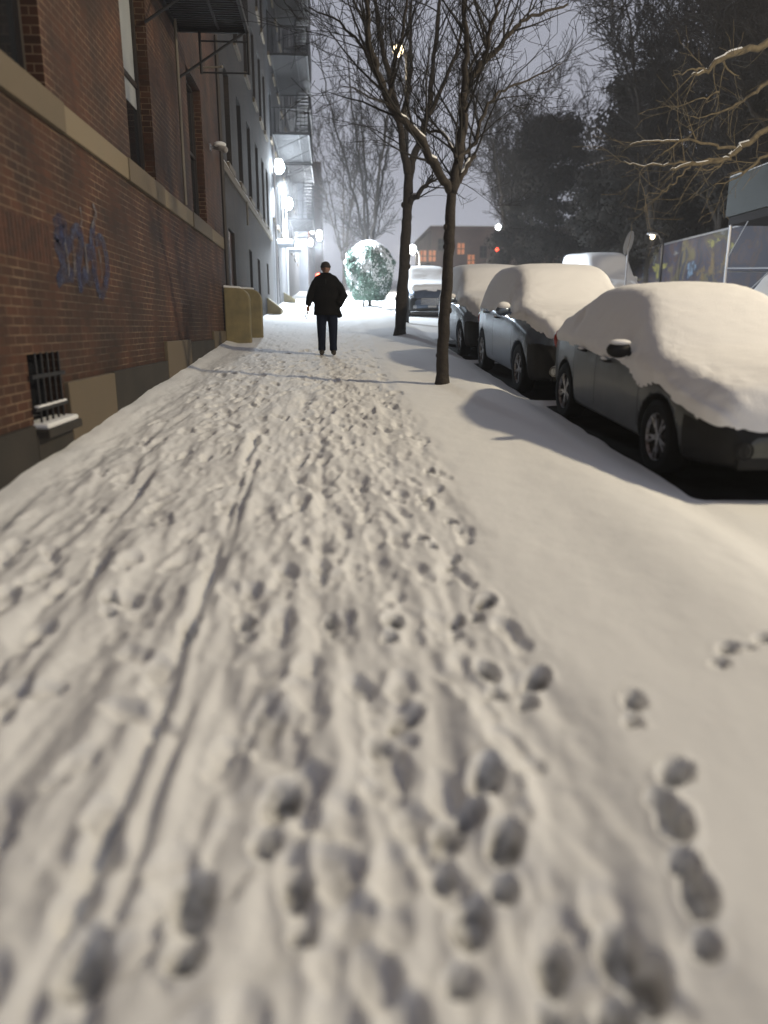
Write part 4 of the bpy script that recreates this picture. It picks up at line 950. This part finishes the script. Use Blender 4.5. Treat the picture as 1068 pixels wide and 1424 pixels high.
for y in (24,21.2,18.4,15.6,12.8,10):
    for x in (.1,3.9):
        q=MB(); q.tube([(x,y,g(y)-.1),(x,y,zs)],.05,8); q.build('post',M['steel'],SH)
q=MB()
for y in (24,21.2,18.4,15.6,12.8):
    zc=g(y)+1.6; q.tube([(.1,y,zc+.1),(.1,y-2.8,zc-.1)],.025,6)
    q.tube([(.1,y,g(y)+.2),(.1,y-2.8,zc)],.02,6); q.tube([(.1,y,zs-1.0),(.1,y-1.0,zs)],.02,6)
    q.tube([(.1,y,zc),(3.9,y,zc)],.025,6)
q.build('cross_brace',M['steel'],SH)
p=atY(874,338,24); t=empty('round_sign',(p[0],24,g(24)),'pale round sign seen nearly edge-on beside the white van','sign'); h=p[2]-g(24)
q=MB(); q.tube([(0,.0,-.1),(0,.0,h)],.03,8); q.build('pole',M['steel'],t)
q=MB(); k=28; vs=[(0,.36*math.cos(2*math.pi*i/k),.36*math.sin(2*math.pi*i/k)) for i in range(k)]
R_=Matrix.Rotation(math.radians(18),3,'Y')@Matrix.Rotation(math.radians(-38),3,'Z'); A=[R_@Vector(v) for v in vs]; nn=R_@Vector((1,0,0))
q.add([a+nn*.012+Vector((-.02,-.06,h)) for a in A]+[a-nn*.012+Vector((-.02,-.06,h)) for a in A],[tuple(range(k)),tuple(range(2*k-1,k-1,-1))]+[(i,k+i,k+(i+1)%k,(i+1)%k) for i in range(k)]); q.build('disc',M['sign'],t)

# ------------------------------------------------------------ the person
def remesh(mb,name,m,parent,vox,smooth=2):
    o=mb.build(name,m,parent,True); md=o.modifiers.new('r','REMESH'); md.mode='VOXEL'; md.voxel_size=vox; md.use_smooth_shade=True
    if smooth: s_=o.modifiers.new('s','SMOOTH'); s_.iterations=smooth; s_.factor=.6
    return baked(o)
def ering(mb,secs,n=20):       # stacked elliptical rings (cx,cy,z,rx,ry)
    o=len(mb.v)
    for (cx,cy,z,rx,ry) in secs:
        for j in range(n):
            a=2*math.pi*j/n; mb.v.append((cx+rx*math.cos(a),cy+ry*math.sin(a),z))
    for i in range(len(secs)-1):
        for j in range(n): mb.f.append((o+i*n+j,o+i*n+(j+1)%n,o+(i+1)*n+(j+1)%n,o+(i+1)*n+j))
    mb.f.append(tuple(o+j for j in reversed(range(n)))); mb.f.append(tuple(o+(len(secs)-1)*n+j for j in range(n)))
def person():
    py=gnd(455,493)[1]; px=gnd(455,493)[0]; root=empty('person',(px,py,g(py)-.01),'person walking toward the camera in dark coat, jeans and knit cap, one arm held out','person')
    # facing -y.  picture-left arm (x<0) hangs away from the body, the other hand is in the pocket
    b=MB()
    for sx,fy in ((-.085,.05),(.105,-.06)):
        b.tube([(sx*1.0,.0,.92),(sx*1.15,fy*.4-.015,.50),(sx*1.15,fy+.01,.10)],[.085,.058,.040],12); b.tube([(sx*1.15,fy+.03,.045),(sx*1.25,fy-.15,.035)],[.042,.035],10)
    ering(b,[(0,0,.86,.15,.10),(0,0,1.0,.155,.11),(0,.0,1.15,.15,.105),(0,0,1.32,.18,.11),(0,0,1.42,.15,.085),(0,0,1.46,.07,.06)])
    b.tube([(0,0,1.42),(0,-.015,1.52)],[.055,.052],12)
    b.ball((0,-.02,1.585),(.074,.092,.108),20,14); b.ball((0,-.045,1.535),(.055,.065,.055),14,10)      # skull and jaw
    b.tube([(0,-.105,1.60),(0,-.13,1.575)],[.010,.016],8)                                                # nose
    b.ball((.075,-.01,1.58),(.014,.022,.032),8,6); b.ball((-.075,-.01,1.58),(.014,.022,.032),8,6)         # ears
    L=[(-.17,0,1.39),(-.26,.0,1.13),(-.335,-.03,.90)]; b.tube(L,[.05,.038,.027],10)
    Rr=[(.17,0,1.37),(.275,.05,1.14),(.17,-.06,.98)]; b.tube(Rr,[.05,.038,.028],10)
    def hand(c,d,s_):
        c=Vector(c); d=Vector(d).normalized(); sdv=Vector((0,1,0)); 
        b.tube([c,c+d*.045,c+d*.085],[.026,.036,.034],10)
        for i,l in enumerate((.060,.072,.068,.052)):
            o_=sdv*(-.030+.020*i); p=c+d*.08+o_; b.tube([p,p+d*l*.55,p+d*l*.9+Vector((s_*.022,0,0))],[.010,.009,.008],6)
        p=c+d*.03-sdv*.03; b.tube([p,p+d*.03-sdv*.022,p+d*.062-sdv*.026],[.012,.010,.009],6)
    hand(L[-1],(-.22,-.05,-1),1); hand(Rr[-1],(-.25,.0,-1),-1)
    remesh(b,'body',M['skin'],root,.0065,1)
    f=MB()
    for s_ in (-1,1): f.ball((s_*.030,-.104,1.602),(.012,.008,.007),8,6)
    f.build('eyes',M['plastic'],root,True)
    f=MB(); f.tube([(-.025,-.110,1.548),(0,-.116,1.546),(.025,-.110,1.548)],[.004,.006,.004],6); f.build('mouth',mat('lips',(.16,.06,.05),.6),root,True)
    # coat
    c=MB(); ering(c,[(0.01,.0,.74,.255,.175),(.01,.0,.80,.25,.17),(0,0,.97,.235,.165),(0,.0,1.12,.225,.165),(0,.0,1.27,.235,.165),(0,0,1.37,.215,.145),(0,.005,1.44,.145,.115),(0,.0,1.50,.085,.085)],28)
    c.tube([(0,.01,1.44),(-.12,0,1.375),(-.20,0,1.27)],[.09,.105,.10],14); c.tube([(0,.01,1.44),(.13,0,1.37),(.22,.01,1.25)],[.09,.105,.10],14)
    c.tube([(-.15,0,1.34),(-.21,.0,1.25),(-.285,.005,1.12),(-.345,-.03,.915)],[.095,.095,.080,.060],14)
    c.tube([(.15,0,1.34),(.225,.01,1.26),(.315,.05,1.10),(.22,-.07,.93)],[.095,.100,.098,.085],14)
    c.tube([(-.06,.10,1.42),(.0,.12,1.45),(.06,.10,1.42)],.05,8); c.ball((0,.09,1.44),(.12,.07,.07),12,8)     # hood lying on the back
    c.tube([(.20,-.05,.86),(.265,-.03,.70)],[.06,.05],8); c.tube([(0,-.02,1.43),(0,-.03,1.50)],[.12,.098],14)
    co=remesh(c,'coat',M['coat'],root,.012,3)
    q=MB(); q.box((-.006,-.158,.80),(.006,-.146,1.40)); q.build('zip',M['plastic'],co)
    j=MB()
    for sx,fy in ((-.085,.05),(.105,-.06)):
        j.tube([(sx*.95,.0,.88),(sx*1.05,.0,.80),(sx*1.15,fy*.4-.02,.50),(sx*1.15,fy+.0,.20),(sx*1.15,fy+.01,.085)],[.118,.110,.088,.072,.074],14)
    j.ball((0,0,.87),(.17,.115,.09),16,10); remesh(j,'jeans',M['jeans'],root,.012,2)
    for sx,fy in ((-.085,.05),(.105,-.06)):
        q=MB(); q.tube([(sx*1.15,fy+.045,.05),(sx*1.18,fy-.04,.055),(sx*1.24,fy-.16,.04)],[.046,.052,.038],12); q.ball((sx*1.15,fy+.01,.09),(.05,.055,.05),10,8); remesh(q,'shoe',M['shoe'],root,.009,2)
    q=MB(); q.ball((0,-.012,1.628),(.088,.104,.085),20,12); q.tube([(.089*math.cos(a),-.012+.105*math.sin(a),1.615+.006*math.sin(a)) for a in [2*math.pi*i/24 for i in range(25)]],.014,8); remesh(q,'knit_cap',M['cap'],root,.008,1)
    q=MB(); q.tube([(.075*math.cos(a),-.01+.08*math.sin(a),1.475) for a in [2*math.pi*i/20 for i in range(21)]],.035,8); q.build('scarf',M['coat'],root,True)
    # something small dangling from the hand
    o=Vector((-.37,-.05,.80)); t=empty('keys_on_strap',(px+o.x,py+o.y,g(py)-.01+o.z),'small dark strap dangling from the walking person\'s hand','strap')
    q=MB(); q.tube([(0,0,.0),(.012,0,-.06),(-.005,0,-.13)],.006,6); q.tube([(.0,0,.0),(-.02,0,-.05),(-.028,0,-.10)],.006,6); q.build('strap',M['coat'],t,True)
person()
# small distant figure near the shrub
# ------------------------------------------------------------ air and sky
hz=MB(); hz.box((-60,-14,-3),(85,165,46)); ho=hz.build('haze',M['snow']); tag(ho,kind='stuff')
m=bpy.data.materials.new('haze_air'); m.use_nodes=True; nt=m.node_tree; nt.nodes.clear(); out=nt.nodes.new('ShaderNodeOutputMaterial'); pv=nt.nodes.new('ShaderNodeVolumePrincipled')
pv.inputs['Color'].default_value=(.90,.89,.90,1); pv.inputs['Density'].default_value=.0021; pv.inputs['Anisotropy'].default_value=.55; nt.links.new(pv.outputs[0],out.inputs['Volume'])
ho.data.materials.clear(); ho.data.materials.append(m)
w=bpy.data.worlds.new('World'); scene.world=w; w.use_nodes=True; nt=w.node_tree; bg=nt.nodes['Background']; tc=nt.nodes.new('ShaderNodeTexCoord'); sx=nt.nodes.new('ShaderNodeSeparateXYZ'); rp=nt.nodes.new('ShaderNodeValToRGB')
nt.links.new(tc.outputs['Generated'],sx.inputs[0]); nt.links.new(sx.outputs[2],rp.inputs[0])
cr=rp.color_ramp; cr.elements[0].position=.0; cr.elements[0].color=(.47,.485,.555,1); cr.elements[1].position=.9; cr.elements[1].color=(.16,.17,.21,1); e_=cr.elements.new(.36); e_.color=(.40,.415,.485,1); nt.links.new(rp.outputs[0],bg.inputs[0]); bg.inputs[1].default_value=1.0
scene.view_settings.view_transform='Standard'; scene.view_settings.look='None'; scene.view_settings.exposure=0; scene.view_settings.gamma=1
scene.cycles.volume_bounces=0; scene.cycles.max_bounces=6; scene.cycles.diffuse_bounces=3; scene.cycles.sample_clamp_indirect=4
